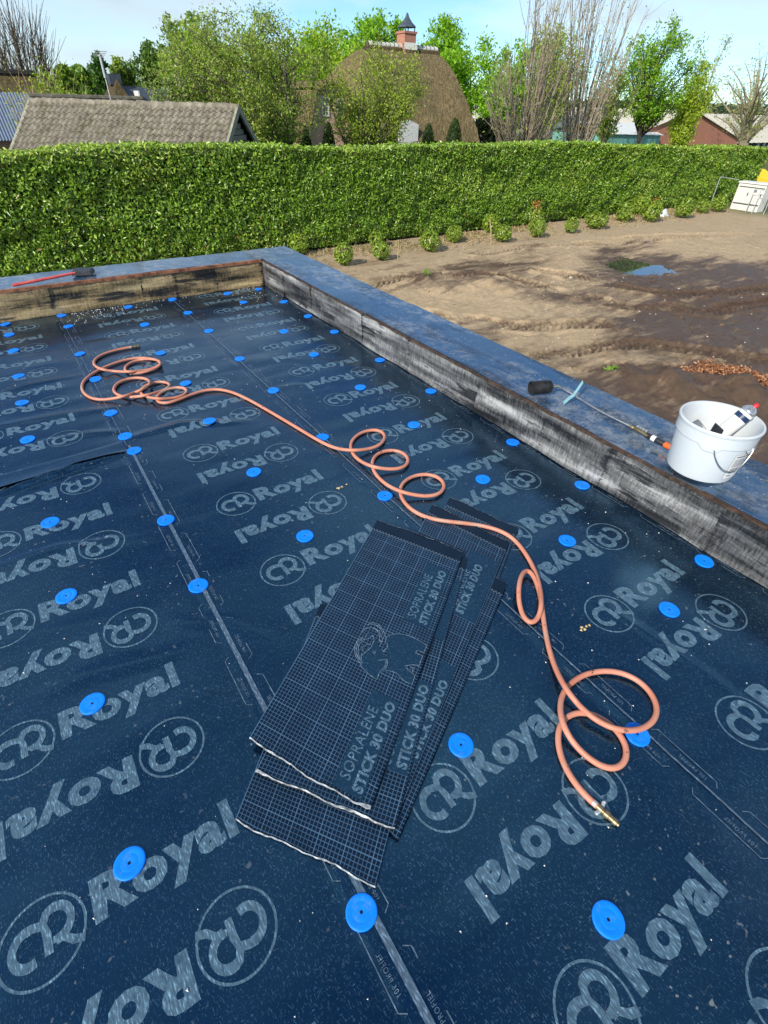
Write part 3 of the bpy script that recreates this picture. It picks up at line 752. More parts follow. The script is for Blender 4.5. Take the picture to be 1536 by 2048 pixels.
def curve(a, b, bend, n=6, up=0.0):
    out = []; perp = Vector((random.gauss(0, 1), random.gauss(0, 1), random.gauss(0, 0.5)))*bend*(b-a).length
    for i in range(n+1):
        t = i/n; p = a.lerp(b, t)+perp*math.sin(math.pi*t)+Vector((0, 0, up*(b-a).length*math.sin(math.pi*t)))
        out.append(p)
    return out
def tree(label, cat, pxc, pytop, pybot, halfpx, Y, trunk_r=0.16, stems=1, limbs=26, twigs=9, nleaf=9000, lsize=0.22, cols=GREEN, bark='bark', base_px=None, name='tree', group=None, shell=0.55, sig=0.055, rise=0.45, twig_r=0.012, squash=1.0, lowlimb=0.25, leafmat_='leaf', asp=0.5, crown_low=None):
    c = at_y(pxc, (pytop+pybot)/2, Y); top = at_y(pxc, pytop, Y).z; bot = at_y(pxc, pybot, Y).z
    w = ray(pxc, (pytop+pybot)/2); depth = (c-Vector((0, 0, CAM_H))).dot(CF)
    rx = halfpx*depth/CAM_F; rz = (top-bot)/2; cz = (top+bot)/2
    if crown_low is not None: bot = crown_low
    base = Vector((c.x, c.y, GZ))
    if base_px:
        bp = at_y(base_px[0], base_px[1], Y); base = Vector((bp.x, bp.y, GZ))
    cen = Vector((c.x, c.y, cz)); root = empty(name, base)
    tag(root, label, cat, group)
    wood = MB(); tips = []
    def inside():
        while True:
            v = Vector((random.uniform(-1, 1), random.uniform(-1, 1), random.uniform(-1, 1)))
            if shell < v.length < 1: return v
    stem_lines = []
    for s in range(stems):
        off = Vector((random.uniform(-1, 1), random.uniform(-1, 1), 0))*(0.25 if stems > 1 else 0.0)
        if stems > 1:
            v = Vector((random.uniform(-.65, .65), random.uniform(-.65, .65), random.uniform(.0, .55)))
            end = cen+Vector((v.x*rx, v.y*rx*squash, v.z*rz))
        else: end = cen+Vector((random.uniform(-.12, .12)*rx, 0, rz*0.55))
        ln = curve(base+off, end, 0.05, 9); n = len(ln)
        wood.tube(ln, [max(0.02, trunk_r*(1-0.82*i/(n-1))) for i in range(n)], 7); stem_lines.append(ln)
    for i in range(limbs):
        ln = random.choice(stem_lines); v = inside(); e = cen+Vector((v.x*rx, v.y*rx*squash, v.z*rz))
        # start lower on the stem for low limbs
        t = min(0.95, max(lowlimb, 0.5+0.45*v.z+random.uniform(-.12, .12)-rise*0.2)); k = int(t*(len(ln)-1)); a = ln[k]
        lm_ = curve(a, e, 0.07, 5, rise*0.18); r0 = trunk_r*0.42*(1-0.5*t)
        wood.tube(lm_, [max(twig_r, r0*(1-0.85*j/5)) for j in range(6)], 5, False)
        for q_ in range(twigs):
            k2 = random.randint(1, 5); a2 = lm_[k2]
            dv = Vector((random.gauss(0, 1), random.gauss(0, 1)*squash, random.gauss(0.25, 0.8)))*(0.17*(rx+rz)*0.5)
            e2 = a2+dv; u = Vector(((e2.x-cen.x)/rx, (e2.y-cen.y)/(rx*squash), (e2.z-cen.z)/rz))
            if u.length > 1.03: e2 = cen+Vector((u.x/u.length*rx, u.y/u.length*rx*squash, u.z/u.length*rz))*random.uniform(.9, 1.05)
            tw = curve(a2, e2, 0.10, 3); wood.tube(tw, [twig_r, twig_r*0.85, twig_r*0.65, twig_r*0.4], 3, False); tips.append(tw)
    wood.build('trunk', M[bark], root, True)
    if nleaf:
        tp = np.array([[p[:] for p in t_] for t_ in tips]); k = rng.integers(0, len(tp), nleaf); f_ = rng.uniform(0.9, 3, nleaf); i0 = np.minimum(f_.astype(int), 2); fr = (f_-i0)[:, None]
        P_ = tp[k, i0]*(1-fr)+tp[k, i0+1]*fr+rng.normal(size=(nleaf, 3))*sig*(rx+rz)*0.5
        leaf_obj('crown', leaf_cloud(P_, lsize, cols, aspect=asp), M[leafmat_], root)
    return root

# ------------------------------------------------------------------ clipped laurel hedge along the far side of the plot
HY0, HY1 = 19.55, 20.75
HX0, HX1 = -9.0, 42.6
def htop(x): return 0.40+0.05*np.sin(x*0.35)-0.00042*np.maximum(x-8, 0)**2+0.10*fbm(x*0.7, x*0+2.2, 3) - 0.10*np.clip((2.5-x)/2, 0, 1)
hedge = empty('hedge', (16, 20, GZ)); tag(hedge, 'long clipped glossy green laurel hedge behind the muddy plot', 'hedge')
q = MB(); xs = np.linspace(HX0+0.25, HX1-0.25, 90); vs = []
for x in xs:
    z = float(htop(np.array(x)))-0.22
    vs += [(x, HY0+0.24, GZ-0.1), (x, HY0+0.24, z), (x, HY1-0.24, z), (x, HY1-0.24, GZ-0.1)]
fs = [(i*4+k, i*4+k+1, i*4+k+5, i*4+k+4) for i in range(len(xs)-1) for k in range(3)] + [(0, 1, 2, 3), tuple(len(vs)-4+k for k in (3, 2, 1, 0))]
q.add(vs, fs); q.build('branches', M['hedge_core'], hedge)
HC = [(0.17, 0.31, 0.028), (0.23, 0.39, 0.035), (0.08, 0.17, 0.018), (0.29, 0.45, 0.045)]
HL = [(0.38, 0.50, 0.07), (0.46, 0.54, 0.12), (0.28, 0.44, 0.05)]
def hedge_leaves(n, x0, x1, size, face):
    if face == 'front':
        x = rng.uniform(x0, x1, n); z = GZ+0.12+(htop(x)-GZ-0.12)*rng.random(n)
        y = HY0+0.19*np.maximum(fbm(x*0.8+3, z*1.1, 4), -0.4)+0.10*fbm(x*3.1, z*3.5, 2)+np.abs(rng.normal(0, 0.10, n))-0.03+0.35*np.clip((GZ+0.45-z), 0, 1)
        nr = np.tile(np.array([0.0, -0.8, 0.45]), (n, 1))
    elif face == 'top':
        x = rng.uniform(x0, x1, n); y = rng.uniform(HY0, HY1, n); z = htop(x)+0.06*fbm(x*2.0, y*2.0, 3)-np.abs(rng.normal(0, 0.05, n))+0.06*(rng.random(n) > 0.93)
        nr = np.tile(np.array([0.0, -0.2, 0.8]), (n, 1))
    elif face == 'end':
        y = rng.uniform(HY0, HY1, n); z = GZ+0.1+(htop(np.full(n, x0))-GZ-0.1)*rng.random(n); x = x0+0.1*fbm(y*2, z*2, 3)-np.abs(rng.normal(0, .07, n)); nr = np.tile(np.array([0.8, 0, 0.4]), (n, 1))
    else:
        x = rng.uniform(x0, x1, n); z = GZ+(htop(x)-GZ)*rng.random(n); y = HY1-np.abs(rng.normal(0, .08, n)); nr = np.tile(np.array([0, 0.8, 0.4]), (n, 1))
    P_ = np.stack([x, y, z], -1)
    V, F_, C_ = leaf_cloud(P_, size, HC, nr, 0.40, 0.62, 0.25)
    # younger, yellower shoots near the top and in patches
    patch = np.clip(fbm(x*0.5+9, z*0.9, 3)*1.6+0.05, 0, 1)
    up = np.clip((z-(htop(x)-0.35))/0.4, 0, 1)*(0.35+0.5*np.clip((9-x)/8, 0, 1)) + 0.5*patch
    brown = rng.random(n) < 0.03*np.clip((GZ+1.3-z)/1.0, 0, 1)+0.004
    C_ = np.where(np.repeat(brown, 4)[:, None], np.array([0.30, 0.19, 0.07]), C_)
    young = (rng.random(n) < up); yc = np.asarray(HL)[rng.integers(0, 3, n)]*rng.uniform(0.8, 1.2, (n, 1))
    C_ = np.where(np.repeat(young, 4)[:, None], np.repeat(yc, 4, 0), C_)
    return V, F_, C_
cl = merge_np([hedge_leaves(48000, HX0, 9, 0.135, 'front'), hedge_leaves(78000, 9, 24, 0.135, 'front'), hedge_leaves(64000, 24, HX1, 0.155, 'front'),
               hedge_leaves(19000, HX0, 24, 0.14, 'top'), hedge_leaves(7000, 24, HX1, 0.2, 'top'), hedge_leaves(2600, HX1, HX1, 0.19, 'end'), hedge_leaves(9000, HX0, HX1, 0.26, 'back')])
leaf_obj('foliage', cl, M['hedge_leaf'], hedge, stuff=True)
# second, darker hedge seen over the first one on the right
h2 = empty('hedge', (36, 30, GZ)); tag(h2, 'second darker hedge showing just above the long hedge on the right', 'hedge')
a = at_y(1085, 291, 27.5); b_ = at_y(1400, 299, 27.5)
n = 12000; x = rng.uniform(a.x-1, b_.x+2, n); t = rng.random(n); zt = a.z+(b_.z-a.z)*(x-a.x)/(b_.x-a.x)+0.10*fbm(x*0.8, x*0+1, 3)
y = 27.2+1.4*rng.random(n); z = np.where(t < 0.5, zt-np.abs(rng.normal(0, .05, n)), GZ+(zt-GZ)*rng.random(n)); y = np.where(t < 0.5, y, 27.2+np.abs(rng.normal(0, .1, n)))
leaf_obj('foliage', leaf_cloud(np.stack([x, y, z], -1), 0.24, [(0.05, 0.11, 0.02), (0.08, 0.16, 0.03)]), M['hedge_leaf'], h2, stuff=True)
q = MB(); q.box((a.x-1, 27.4, GZ-.1), (b_.x+2, 28.4, min(a.z, b_.z)-.25)); q.build('branches', M['hedge_core'], h2)

# ------------------------------------------------------------------ young shrubs planted before the hedge
def shrub_mesh(seed, dens):
    global rng
    keep = rng; rng = np.random.default_rng(seed)
    n = dens; d = rng.normal(size=(n, 3)); d /= np.linalg.norm(d, axis=1, keepdims=True); r = (0.55+0.45*rng.random(n)**0.5)*(1+0.22*fbm(d[:, 0]*2+seed, d[:, 1]*2+d[:, 2], 3))
    P_ = d*r[:, None]*np.array([0.40, 0.40, 0.38])+np.array([0, 0, 0.42])
    V, F_, C_ = leaf_cloud(P_, 0.13, [(0.22, 0.33, 0.03), (0.16, 0.27, 0.025), (0.30, 0.38, 0.05)], d+np.array([0, 0, .4]), 0.42, 0.55)
    rng = keep
    me = np_mesh('foliage', V, F_, M['hedge_leaf'], C_)
    st = MB()
    for i in range(7):
        an = i*0.9+seed; st.tube([(0.03*math.cos(an), 0.03*math.sin(an), -0.08), (0.15*math.cos(an), 0.15*math.sin(an), 0.25), (0.24*math.cos(an+.3), 0.24*math.sin(an+.3), 0.55)], [0.012, 0.009, 0.005], 4, False)
    return me, st.mesh('stems', M['bark'])
SHR = [shrub_mesh(s, 620) for s in (1, 2, 3, 4)]
SHRUBS = [((693,533),44,'leftmost of the front row, nearest the roof corner'), ((767,522),40,'second in the front row from the roof corner, with dense round top'), ((865,505),46,'tallest in the front row, loose and yellow tipped'), ((913,487),38,'small one among dry stalks behind the tallest shrub'),
          ((1010,487),38,'just right of the upright dry stake'), ((1078,477),36,'below the rusty dead shoot in the middle of the row'), ((1146,468),30,'smallest and upright, left of a broad low one'), ((1195,459),48,'broadest and lowest in the row'),
          ((1252,446),38,'grey green, left of the one beside the white rag'), ((1305,445),42,'just left of the white rag on the soil'), ((1370,437),40,'right of the white rag, glossy and round'), ((1408,428),30,'third from the cabinet end of the row, loose'), ((1440,425),34,'last of the row, next to the cabinet rail'),
          ((605,512),44,'peeping over the far parapet corner against the hedge'), ((758,497),36,'tucked against the hedge foot behind the second front shrub'), ((985,470),36,'tucked against the hedge foot behind the dry stake'), ((1075,455),34,'under the hedge just behind the rusty dead shoot'), ((1282,433),40,'under the hedge behind the white rag shrub')]
for i, ((px, py), wpx, where) in enumerate(SHRUBS):
    p = at(px, py, GZ); zz = gz(p.x, p.y); depth = (p-Vector((0, 0, CAM_H))).dot(CF); s = wpx*depth/CAM_F/0.87
    r_ = empty('shrub', (p.x, p.y+0.2, zz)); r_.rotation_euler = (0, 0, random.uniform(0, 6.28)); r_.scale = (s*random.uniform(.95, 1.1), s, s*random.uniform(0.9, 1.08)*(0.72 if wpx == 48 else 1))
    tag(r_, 'young green shrub '+where, 'shrub', 'young shrubs planted along the hedge')
    f_, st_ = SHR[i % 4]; link('foliage', f_, r_, True)['kind'] = 'stuff'; link('stems', st_, r_, True)
# dry stalks
STK = [((718,487),(722,420),'thin dry stalk against the hedge left of the shrubs',0), ((795,520),(797,480),'thin dry stalk between the second and the tallest shrub',0), ((982,490),(980,440),'upright pale stake left of a round shrub',1), ((1063,455),(1075,410),'dead shoot with rusty orange leaves rising behind a shrub',2), ((1303,430),(1312,400),'short dead shoot with reddish tip by the white rag',2), ((1210,425),(1212,405),'short stalk with orange dead leaves low in the hedge',2), ((945,492),(940,462),'pair of thin bent dry stalks beside the small shrub',3), ((728,478),(724,455),'short rusty dead twig low against the hedge',2), ((958,438),(966,424),'tuft of rusty dead leaves halfway up the hedge foot',2)]
for (a, b_, lab, k) in STK:
    p = at(*a, GZ); zz = gz(p.x, p.y); h = at_y(b_[0], b_[1], p.y); r_ = empty('dry_stalk', (p.x, p.y, zz)); tag(r_, lab, 'dry stalk')
    q = MB(); q.tube(curve(Vector((p.x, p.y, zz-.05)), h, 0.03, 5), 0.022 if k == 1 else 0.011, 5)
    if k == 3: q.tube(curve(Vector((p.x+.12, p.y, zz-.05)), h+Vector((-.25, 0, -.1)), 0.05, 5), 0.009, 5)
    q.build('stem', M['straw'], r_)
    if k == 2:
        P_ = np.array(h[:])+rng.normal(size=(46, 3))*np.array([0.10, 0.08, 0.12]); leaf_obj('dead_leaves', leaf_cloud(P_, 0.13, [(0.45, 0.16, 0.04), (0.60, 0.30, 0.10), (0.35, 0.12, 0.04)]), M['dead_leaf'], r_)

# dry grass and litter along the hedge foot
n = 5200; x = rng.uniform(7.5, 36, n); y = 19.4-np.abs(rng.normal(0, 0.95, n)); m_ = fbm(x*0.9, y*1.1, 3) > -0.12; x, y = x[m_], y[m_]; n = len(x)
zz, _, _ = ground_z(x[None], y[None]); V, F_, C_ = leaf_cloud(np.stack([x, y, zz[0]+0.06], -1), 0.22, [(0.46, 0.36, 0.20), (0.36, 0.25, 0.13), (0.30, 0.30, 0.12), (0.52, 0.42, 0.26)], rng.normal(size=(n, 3))*np.array([1, 1, .3]), 0.10, 0.2)
dg_ = leaf_obj('dry_grass', (V, F_, C_), M['dead_leaf']); tag(dg_, 'dry grass and litter along the foot of the hedge', 'dry grass', kind='stuff')

# ------------------------------------------------------------------ shed with clay tile roof behind the hedge (turned a little, near end right)
A0 = at_y(62, 203, 30.5); B0 = at_y(477, 216, 24.0); zr = (A0.z+B0.z)/2
SL = math.hypot(B0.x-A0.x, B0.y-A0.y); SROT = math.atan2(B0.y-A0.y, B0.x-A0.x)
HD, RISE = 2.75, 2.3                    # half depth, ridge above eave
shed = empty('shed', (A0.x, A0.y, GZ)); shed.rotation_euler = (0, 0, SROT)
tag(shed, 'old wooden shed with mossy clay tile roof just behind the hedge', 'shed')
zr -= GZ; ze = zr-RISE
q = MB(); q.add([(.25, -HD+.35, 0), (SL-.25, -HD+.35, 0), (SL-.25, HD-.35, 0), (.25, HD-.35, 0), (.25, -HD+.35, ze+.1), (SL-.25, -HD+.35, ze+.1), (SL-.25, HD-.35, ze+.1), (.25, HD-.35, ze+.1), (.25, 0, zr-.22), (SL-.25, 0, zr-.22)],
              [(0,1,5,4), (1,2,6,9,5), (2,3,7,6), (3,0,4,8,7)]); q.build('wall', M['dark_inside'], shed, local=True)
roof_s = MB().add([(0, -HD, ze), (SL, -HD, ze), (SL, 0, zr), (0, 0, zr), (0, HD, ze), (SL, HD, ze), (0, -HD, ze-.08), (SL, -HD, ze-.08), (SL, 0, zr-.08), (0, 0, zr-.08)], [(0,1,2,3), (3,2,5,4), (6,9,8,7)]).build('roof', M['dark_inside'], shed, local=True)
ncol, nrow = 37, 12
tw = SL/ncol; sl = math.hypot(HD, RISE); th = sl/nrow; an = math.atan2(RISE, HD)
prof_x = [0, .12, .28, .44, .58, .74, .90, 1.06]; prof_z = [0.040, 0.070, 0.080, 0.056, 0.020, 0.002, 0.006, 0.034]
tv = []; k = len(prof_x)
for (yy_, dz) in ((0, 0.045), (1.12, 0.0)):
    for a, c_ in zip(prof_x, prof_z): tv.append((a*tw, yy_*th, c_+dz))
for a, c_ in zip(prof_x, prof_z): tv.append((a*tw, 0, c_+0.012))
tf = [(i, i+1, k+i+1, k+i) for i in range(k-1)]+[(2*k+i, 2*k+i+1, i+1, i) for i in range(k-1)]
tile_me = bpy.data.meshes.new('roof_tile'); tile_me.from_pydata(tv, [], tf); tile_me.materials.append(M['tile']); tile_me.shade_smooth(); tile_me.set_sharp_from_angle(angle=R(50))
from mathutils import Euler
cells = sorted([(r_, c_) for r_ in range(nrow) for c_ in range(ncol)], key=lambda t: (-t[0], t[1])); rest = MB()
for i, (r_, c_) in enumerate(cells):
    loc = Vector((c_*tw, -HD+math.cos(an)*r_*th, ze+math.sin(an)*r_*th+0.012)); rot = (an+random.uniform(-.03, .03), random.uniform(-.02, .02), random.uniform(-.04, .04))
    if i < 300: t = link('roof_tile', tile_me, roof_s, True); t.location = loc; t.rotation_euler = rot
    else:
        Mx = Matrix.Translation(loc) @ Euler(rot).to_matrix().to_4x4(); rest.add([Mx @ Vector(v) for v in tv], tf)
o = rest.build('roof_tile_rows', M['tile'], roof_s, True, local=True); o['kind'] = 'stuff'
rl = SL/30
rm = MB().lathe([(0.15, 0), (0.13, rl*1.04)], 12, Matrix.Rotation(R(90), 4, 'Y')).mesh('ridge_tile', M['tile'], True)
for i in range(30):
    t = link('ridge_tile', rm, roof_s, True); t.location = (i*rl, 0, zr-0.0+random.uniform(-.015, .015)); t.rotation_euler = (0, random.uniform(-.02, .02), 0)
for xa, xb, lab_ in ((SL-.05, SL+.04, 1), (-.06, .08, 0)):
    for sgn in (-1, 1):
        q = MB(); yy_ = sgn*(HD+.05); lo_, hi_ = (-.14, .12)
        q.add([(xa, yy_, ze+lo_), (xa, yy_, ze+hi_), (xa, 0, zr+hi_), (xa, 0, zr+lo_), (xb, yy_, ze+lo_), (xb, yy_, ze+hi_), (xb, 0, zr+hi_), (xb, 0, zr+lo_)], [(0,1,2,3), (4,7,6,5), (1,5,6,2), (0,3,7,4), (0,4,5,1)])
        q.build('verge_board', M['verge'], shed, local=True)
zz = 0; i = 0
while zz < zr-0.5:
    hw = HD-.3 if zz < ze else max(0.1, (zr-zz-0.25)*HD/RISE-.1)
    q = MB(); q.box((SL-.235, -min(HD-.3, hw), zz), (SL-.19+0.01*(i % 2), min(HD-.3, hw), zz+0.17)); q.build('wall_board', M['board'], shed, local=True); zz += 0.19; i += 1

# second tiled ridge peeping over the shed
p0, p1 = at_y(58, 190, 33), at_y(285, 203, 33)
s2 = empty('shed', (p0.x, 33, GZ)); tag(s2, 'low outbuilding whose brown tiled ridge shows over the tile roofed shed', 'shed')
zr2 = (p0.z+p1.z)/2
q = MB(); q.add([(p0.x, 30.5, zr2-2.2), (p1.x, 30.5, zr2-2.2), (p1.x, 33, zr2), (p0.x, 33, zr2), (p0.x, 35.5, zr2-2.2), (p1.x, 35.5, zr2-2.2)], [(0,1,2,3), (3,2,5,4), (0, 3, 4), (1, 5, 2)]); q.build('roof', M['thatch_dark'], s2)
q = MB(); q.box((p0.x+.2, 30.9, GZ), (p1.x-.2, 35.1, zr2-1.9)); q.build('wall', M['wall_brick'], s2)
nn = 42; rm2 = MB().lathe([(0.13, 0), (0.10, (p1.x-p0.x)/nn*1.1)], 8, Matrix.Rotation(R(90), 4, 'Y')).mesh('ridge_tile', M['tile'], True)
for i in range(nn):
    t = link('ridge_tile', rm2, s2, True); t.location = Vector((p0.x+i*(p1.x-p0.x)/nn, 33, zr2+0.02))-s2.location
# blue grey sheeted lean-to and dark thatched barn at the far left
p0, p1 = at_y(-60, 180, 40), at_y(38, 187, 40)
l1 = empty('lean_to', (p1.x, 40, GZ)); tag(l1, 'lean-to with blue grey corrugated roof left of the tiled shed', 'shed')
q = MB(); n = 60
for i in range(n+1):
    x = p0.x-1+(p1.x+1.0-p0.x+1)*i/n-0; q.v += [(x, 37.0, p1.z-1.9+(0.06 if i % 2 else 0)), (x, 40, p1.z+(0.06 if i % 2 else 0))]
q.f = [(2*i, 2*i+2, 2*i+3, 2*i+1) for i in range(n)]; q.build('roof', M['corr_blue'], l1)
q = MB(); q.box((p0.x-.8, 37.2, GZ), (p1.x+.6, 39.9, p1.z-1.85)); q.build('wall', M['wall_brick'], l1)
p0, p1 = at_y(-120, 138, 46), at_y(72, 152, 46)
b1 = empty('barn', (p0.x, 46, GZ)); tag(b1, 'dark thatched barn at the left edge behind the blue grey roof', 'barn')
zt = (p0.z+p1.z)/2; q = MB()
q.add([(p0.x-3, 41.5, zt-3.2), (p1.x+.9, 41.5, zt-3.2), (p1.x, 46, zt), (p0.x-3, 46, zt), (p0.x-3, 50, zt-3.2), (p1.x+.9, 50, zt-3.2)], [(0,1,2,3), (3,2,5,4), (1, 5, 2), (0, 3, 4)]); q.build('roof', M['thatch_dark'], b1)
q = MB(); q.box((p0.x-2.8, 42, GZ), (p1.x+.5, 49.6, zt-3.0)); q.build('wall', M['wall_brick'], b1)
q = MB(); q.tube([(p0.x-3, 46, zt), (p1.x, 46, zt)], 0.22, 8); q.build('ridge_cap', M['dark_inside'], b1)
# slate house with thatch hip and chimney, and the aerial mast
p0, p1, p2 = at_y(232, 163, 52), at_y(300, 172, 52), at_y(188, 205, 52)
hs = empty('house', (p0.x, 52, GZ)); tag(hs, 'distant house with dark slate roof and grey hipped end behind the shed', 'house')
zt = p0.z
q = MB(); q.add([(p0.x, 48.5, zt-2.4), (p1.x+4, 48.5, zt-2.4), (p1.x+4, 52, zt-.45), (p0.x, 52, zt-.2), (p0.x, 56, zt-2.4), (p1.x+4, 56, zt-2.4)], [(0,1,2,3), (3,2,5,4), (1,5,2)]); q.build('roof', M['slate'], hs)
q = MB(); q.add([(p2.x, 48.2, zt-2.6), (p0.x+.8, 48.2, zt-2.6), (p0.x-.1, 51, zt+.1), (p0.x-.1, 53, zt+.1), (p2.x, 56, zt-2.6), (p0.x+.8, 56, zt-2.6)], [(0,1,2), (0,2,3,4), (2,1,5,3), (3,5,4)]); q.build('hipped_roof', M['thatch_dark'], hs)
q = MB(); q.box((p2.x+.4, 48.8, GZ), (p1.x+3.6, 55.6, zt-2.3)); q.build('wall', M['wall_brick'], hs)
q = MB(); q.box((p0.x-.5, 51.5, zt-.2), (p0.x+.3, 52.5, zt+.42)); q.build('chimney', M['slate'], hs)
q = MB(); q.box((p0.x+.9, 49.9, zt-1.3), (p0.x+1.0, 51.2, zt-.5)); q.box((p0.x+.9, 49.9, zt-1.32), (p0.x+1.9, 50.0, zt-1.2)); q.build('verge_board', M['white'], hs)
b_ = at_y(222, 200, 30); t_ = at_y(199, 108, 30)
am = empty('aerial_mast', (b_.x, 30, GZ)); tag(am, 'thin leaning aerial mast rising behind the tiled shed roof', 'aerial')
q = MB(); q.tube([(b_.x, 30, GZ), t_], [0.03, 0.018], 6); q.build('mast', M['galv'], am)
q = MB(); q.tube([t_+Vector((0, 0, -.1)), t_+Vector((0, 0, -.75))], 0.05, 8)
for d_ in (-.25, -.08, .1, .3): q.tube([t_+Vector((-.22+d_*.3, 0, d_*.3)), t_+Vector((.22+d_*.3, 0, d_*.3))], 0.012, 4)
q.build('aerial', M['galv'], am)

# ------------------------------------------------------------------ thatched cottage
CY = 38.0
cot = empty('thatched_cottage', (27, CY, GZ)); tag(cot, 'thatched cottage with pale pink gable and brick chimney beyond the hedge', 'cottage')
rl_, rr_ = at_y(735, 93, CY+3), at_y(868, 107, CY+3)
er = at_y(950, 281, CY-1.0); zrg = (rl_.z+rr_.z)/2; zev = er.z
xc0, xc1 = rl_.x, rr_.x; ex0, ex1 = xc0-4.2, er.x
def prof_c(t): return 1-(1-t)**0.0 if False else t
def roofpt(u, t):
    """u round the plan 0..1, t from eave 0 to ridge 1 with a bulging profile"""
    k = (1-t)**0.62 if t < 1 else 0.0
    hx0, hx1 = (xc0-ex0)*k, (ex1-xc1)*k; hy = 4.6*k+0.02
    per = [(xc0-hx0, -hy), (xc1+hx1, -hy), (xc1+hx1, hy), (xc0-hx0, hy)]
    s = (u % 1)*4; i = int(s); f_ = s-i; a, b_ = per[i], per[(i+1) % 4]
    x = a[0]*(1-f_)+b_[0]*f_; y = a[1]*(1-f_)+b_[1]*f_
    return (x, CY+3+y, zev+(zrg-zev)*t)
q = MB(); nu, nv = 96, 22
for j in range(nv+1):
    for i in range(nu):
        p = roofpt(i/nu, j/nv); nz_ = 0.12*float(fbm(np.array(p[0]*0.9), np.array(p[2]*1.2+p[1]), 3)); q.v.append((p[0], p[1]-0.6*nz_, p[2]+nz_*(1-j/nv)))
q.f = [(j*nu+i, j*nu+(i+1) % nu, (j+1)*nu+(i+1) % nu, (j+1)*nu+i) for j in range(nv) for i in range(nu)]
k0 = len(q.v)
for i in range(nu): p = q.v[i]; q.v.append((p[0]*0.985+0.015*27, p[1]+(0.35 if i < nu/4 else 0), p[2]-0.28))
q.f += [(k0+i, k0+(i+1) % nu, (i+1) % nu, i) for i in range(nu)]
q.build('thatch_roof', M['thatch'], cot, True)
q = MB(); q.box((ex0+.9, CY-.9, GZ), (ex1-.9, CY+6.8, zev+.2)); q.build('wall', M['render'], cot)
# ridge saddle and pale ridge tiles
nn = 17; ln_ = (xc1+.25-xc0)/nn; rm3 = MB().lathe([(0.24, 0), (0.20, ln_*0.94)], 10, Matrix.Rotation(R(90), 4, 'Y')).mesh('ridge_tile', M['render'], True)
q = MB(); q.tube([(xc0-.2, CY+3, zrg-.22), (xc1+.3, CY+3, zrg-.22)], 0.42, 10); q.build('ridge_saddle', M['thatch_dark'], cot)
for i in range(nn):
    t = link('ridge_tile', rm3, cot, True); t.location = Vector((xc0+i*ln_, CY+3, zrg+0.13))-cot.location
ch = at_y(812, 100, CY+3); cw = 0.50
q = MB(); q.box((ch.x-cw, CY+3-cw, zrg-.6), (ch.x+cw, CY+3+cw, at_y(814, 68, CY+3).z)); cz = q.v[-1][2]; chm = q.build('chimney', M['chimney_brick'], cot)
q = MB(); q.box((ch.x-cw-.06, CY+3-cw-.06, cz), (ch.x+cw+.06, CY+3+cw+.06, cz+.12)); q.build('chimney_band', M['chimney_brick'], chm)
q = MB(); q.add([(ch.x-cw-.1, CY+3-cw-.1, zrg+.02), (ch.x+cw+.1, CY+3-cw-.1, zrg+.02), (ch.x+cw+.04, CY+3-cw-.04, zrg+.4), (ch.x-cw-.04, CY+3-cw-.04, zrg+.4)], [(0,1,2,3)]); q.build('lead_flashing', M['render'], chm)
q = MB()
for sx_ in (-1, 1):
    for sy_ in (-1, 1): q.tube([(ch.x+sx_*.4, CY+3+sy_*.4, cz+.1), (ch.x+sx_*.42, CY+3+sy_*.42, cz+.37)], 0.04, 5)
q.build('cowl_legs', M['lead'], chm)
ct = at_y(813, 33, CY+3).z
q = MB(); q.lathe([(0.66, cz+.34), (0.64, cz+.40), (0.36, cz+.62), (0.16, cz+.85), (0.05, cz+1.1), (0.015, ct)], 8, Matrix.Translation((ch.x, CY+3, 0)), True); q.build('pointed_cowl', M['lead'], chm)
# pale gable on the left with two windows under its own thatch
gx0, gx1 = at_y(612, 285, CY-2.2), at_y(712, 287, CY-2.2); gl, gr_ = at_y(628, 183, CY-2.2), at_y(690, 183, CY-2.2)
gy_ = CY-2.2
q = MB(); q.add([(gx0.x, gy_, GZ), (gx1.x, gy_, GZ), (gx1.x, gy_, gx1.z), (gr_.x, gy_, gr_.z+.3), (gl.x, gy_, gl.z+.3), (gx0.x, gy_, gx0.z), (gx0.x, gy_+3, GZ), (gx1.x, gy_+3, GZ), (gx1.x, gy_+3, gx1.z), (gx0.x, gy_+3, gx0.z)],
              [(0,1,2,3,4,5), (1,7,8,2), (0,5,9,6)]); gw = q.build('gable_wall', M['pink_brick'], cot)
q = MB()
tm = at_y(659, 168, CY-2.2); GP = [gx0, gx0.lerp(gl, .5), gl, gl.lerp(tm, .6)+Vector((-.05, 0, .1)), tm, gr_.lerp(tm, .6)+Vector((.05, 0, .1)), gr_, gr_.lerp(gx1, .5), gx1]
for a, b_ in zip(GP[:-1], GP[1:]):
    d_ = Vector((b_.x-a.x, 0, b_.z-a.z)).normalized(); nn_ = Vector((-d_.z, 0, d_.x))
    for y_a, y_b in ((gy_-.35, gy_+5.0),):
        q.add([(a.x, y_a, a.z), (b_.x, y_a, b_.z), (b_.x+nn_.x*.22, y_a+.1, b_.z+nn_.z*.22), (a.x+nn_.x*.22, y_a+.1, a.z+nn_.z*.22), (a.x, y_b, a.z), (b_.x, y_b, b_.z), (b_.x+nn_.x*.22, y_b, b_.z+nn_.z*.22), (a.x+nn_.x*.22, y_b, a.z+nn_.z*.22)],
              [(0,1,2,3), (3,2,6,7), (0,4,5,1)])
q.build('gable_thatch', M['thatch'], cot)
q = MB(); q.tube([(gx0.x-.05, gy_-.06, gx0.z-.6), (gl.x-.05, gy_-.06, gl.z)], 0.11, 6); q.build('verge_band', M['white'], gw)
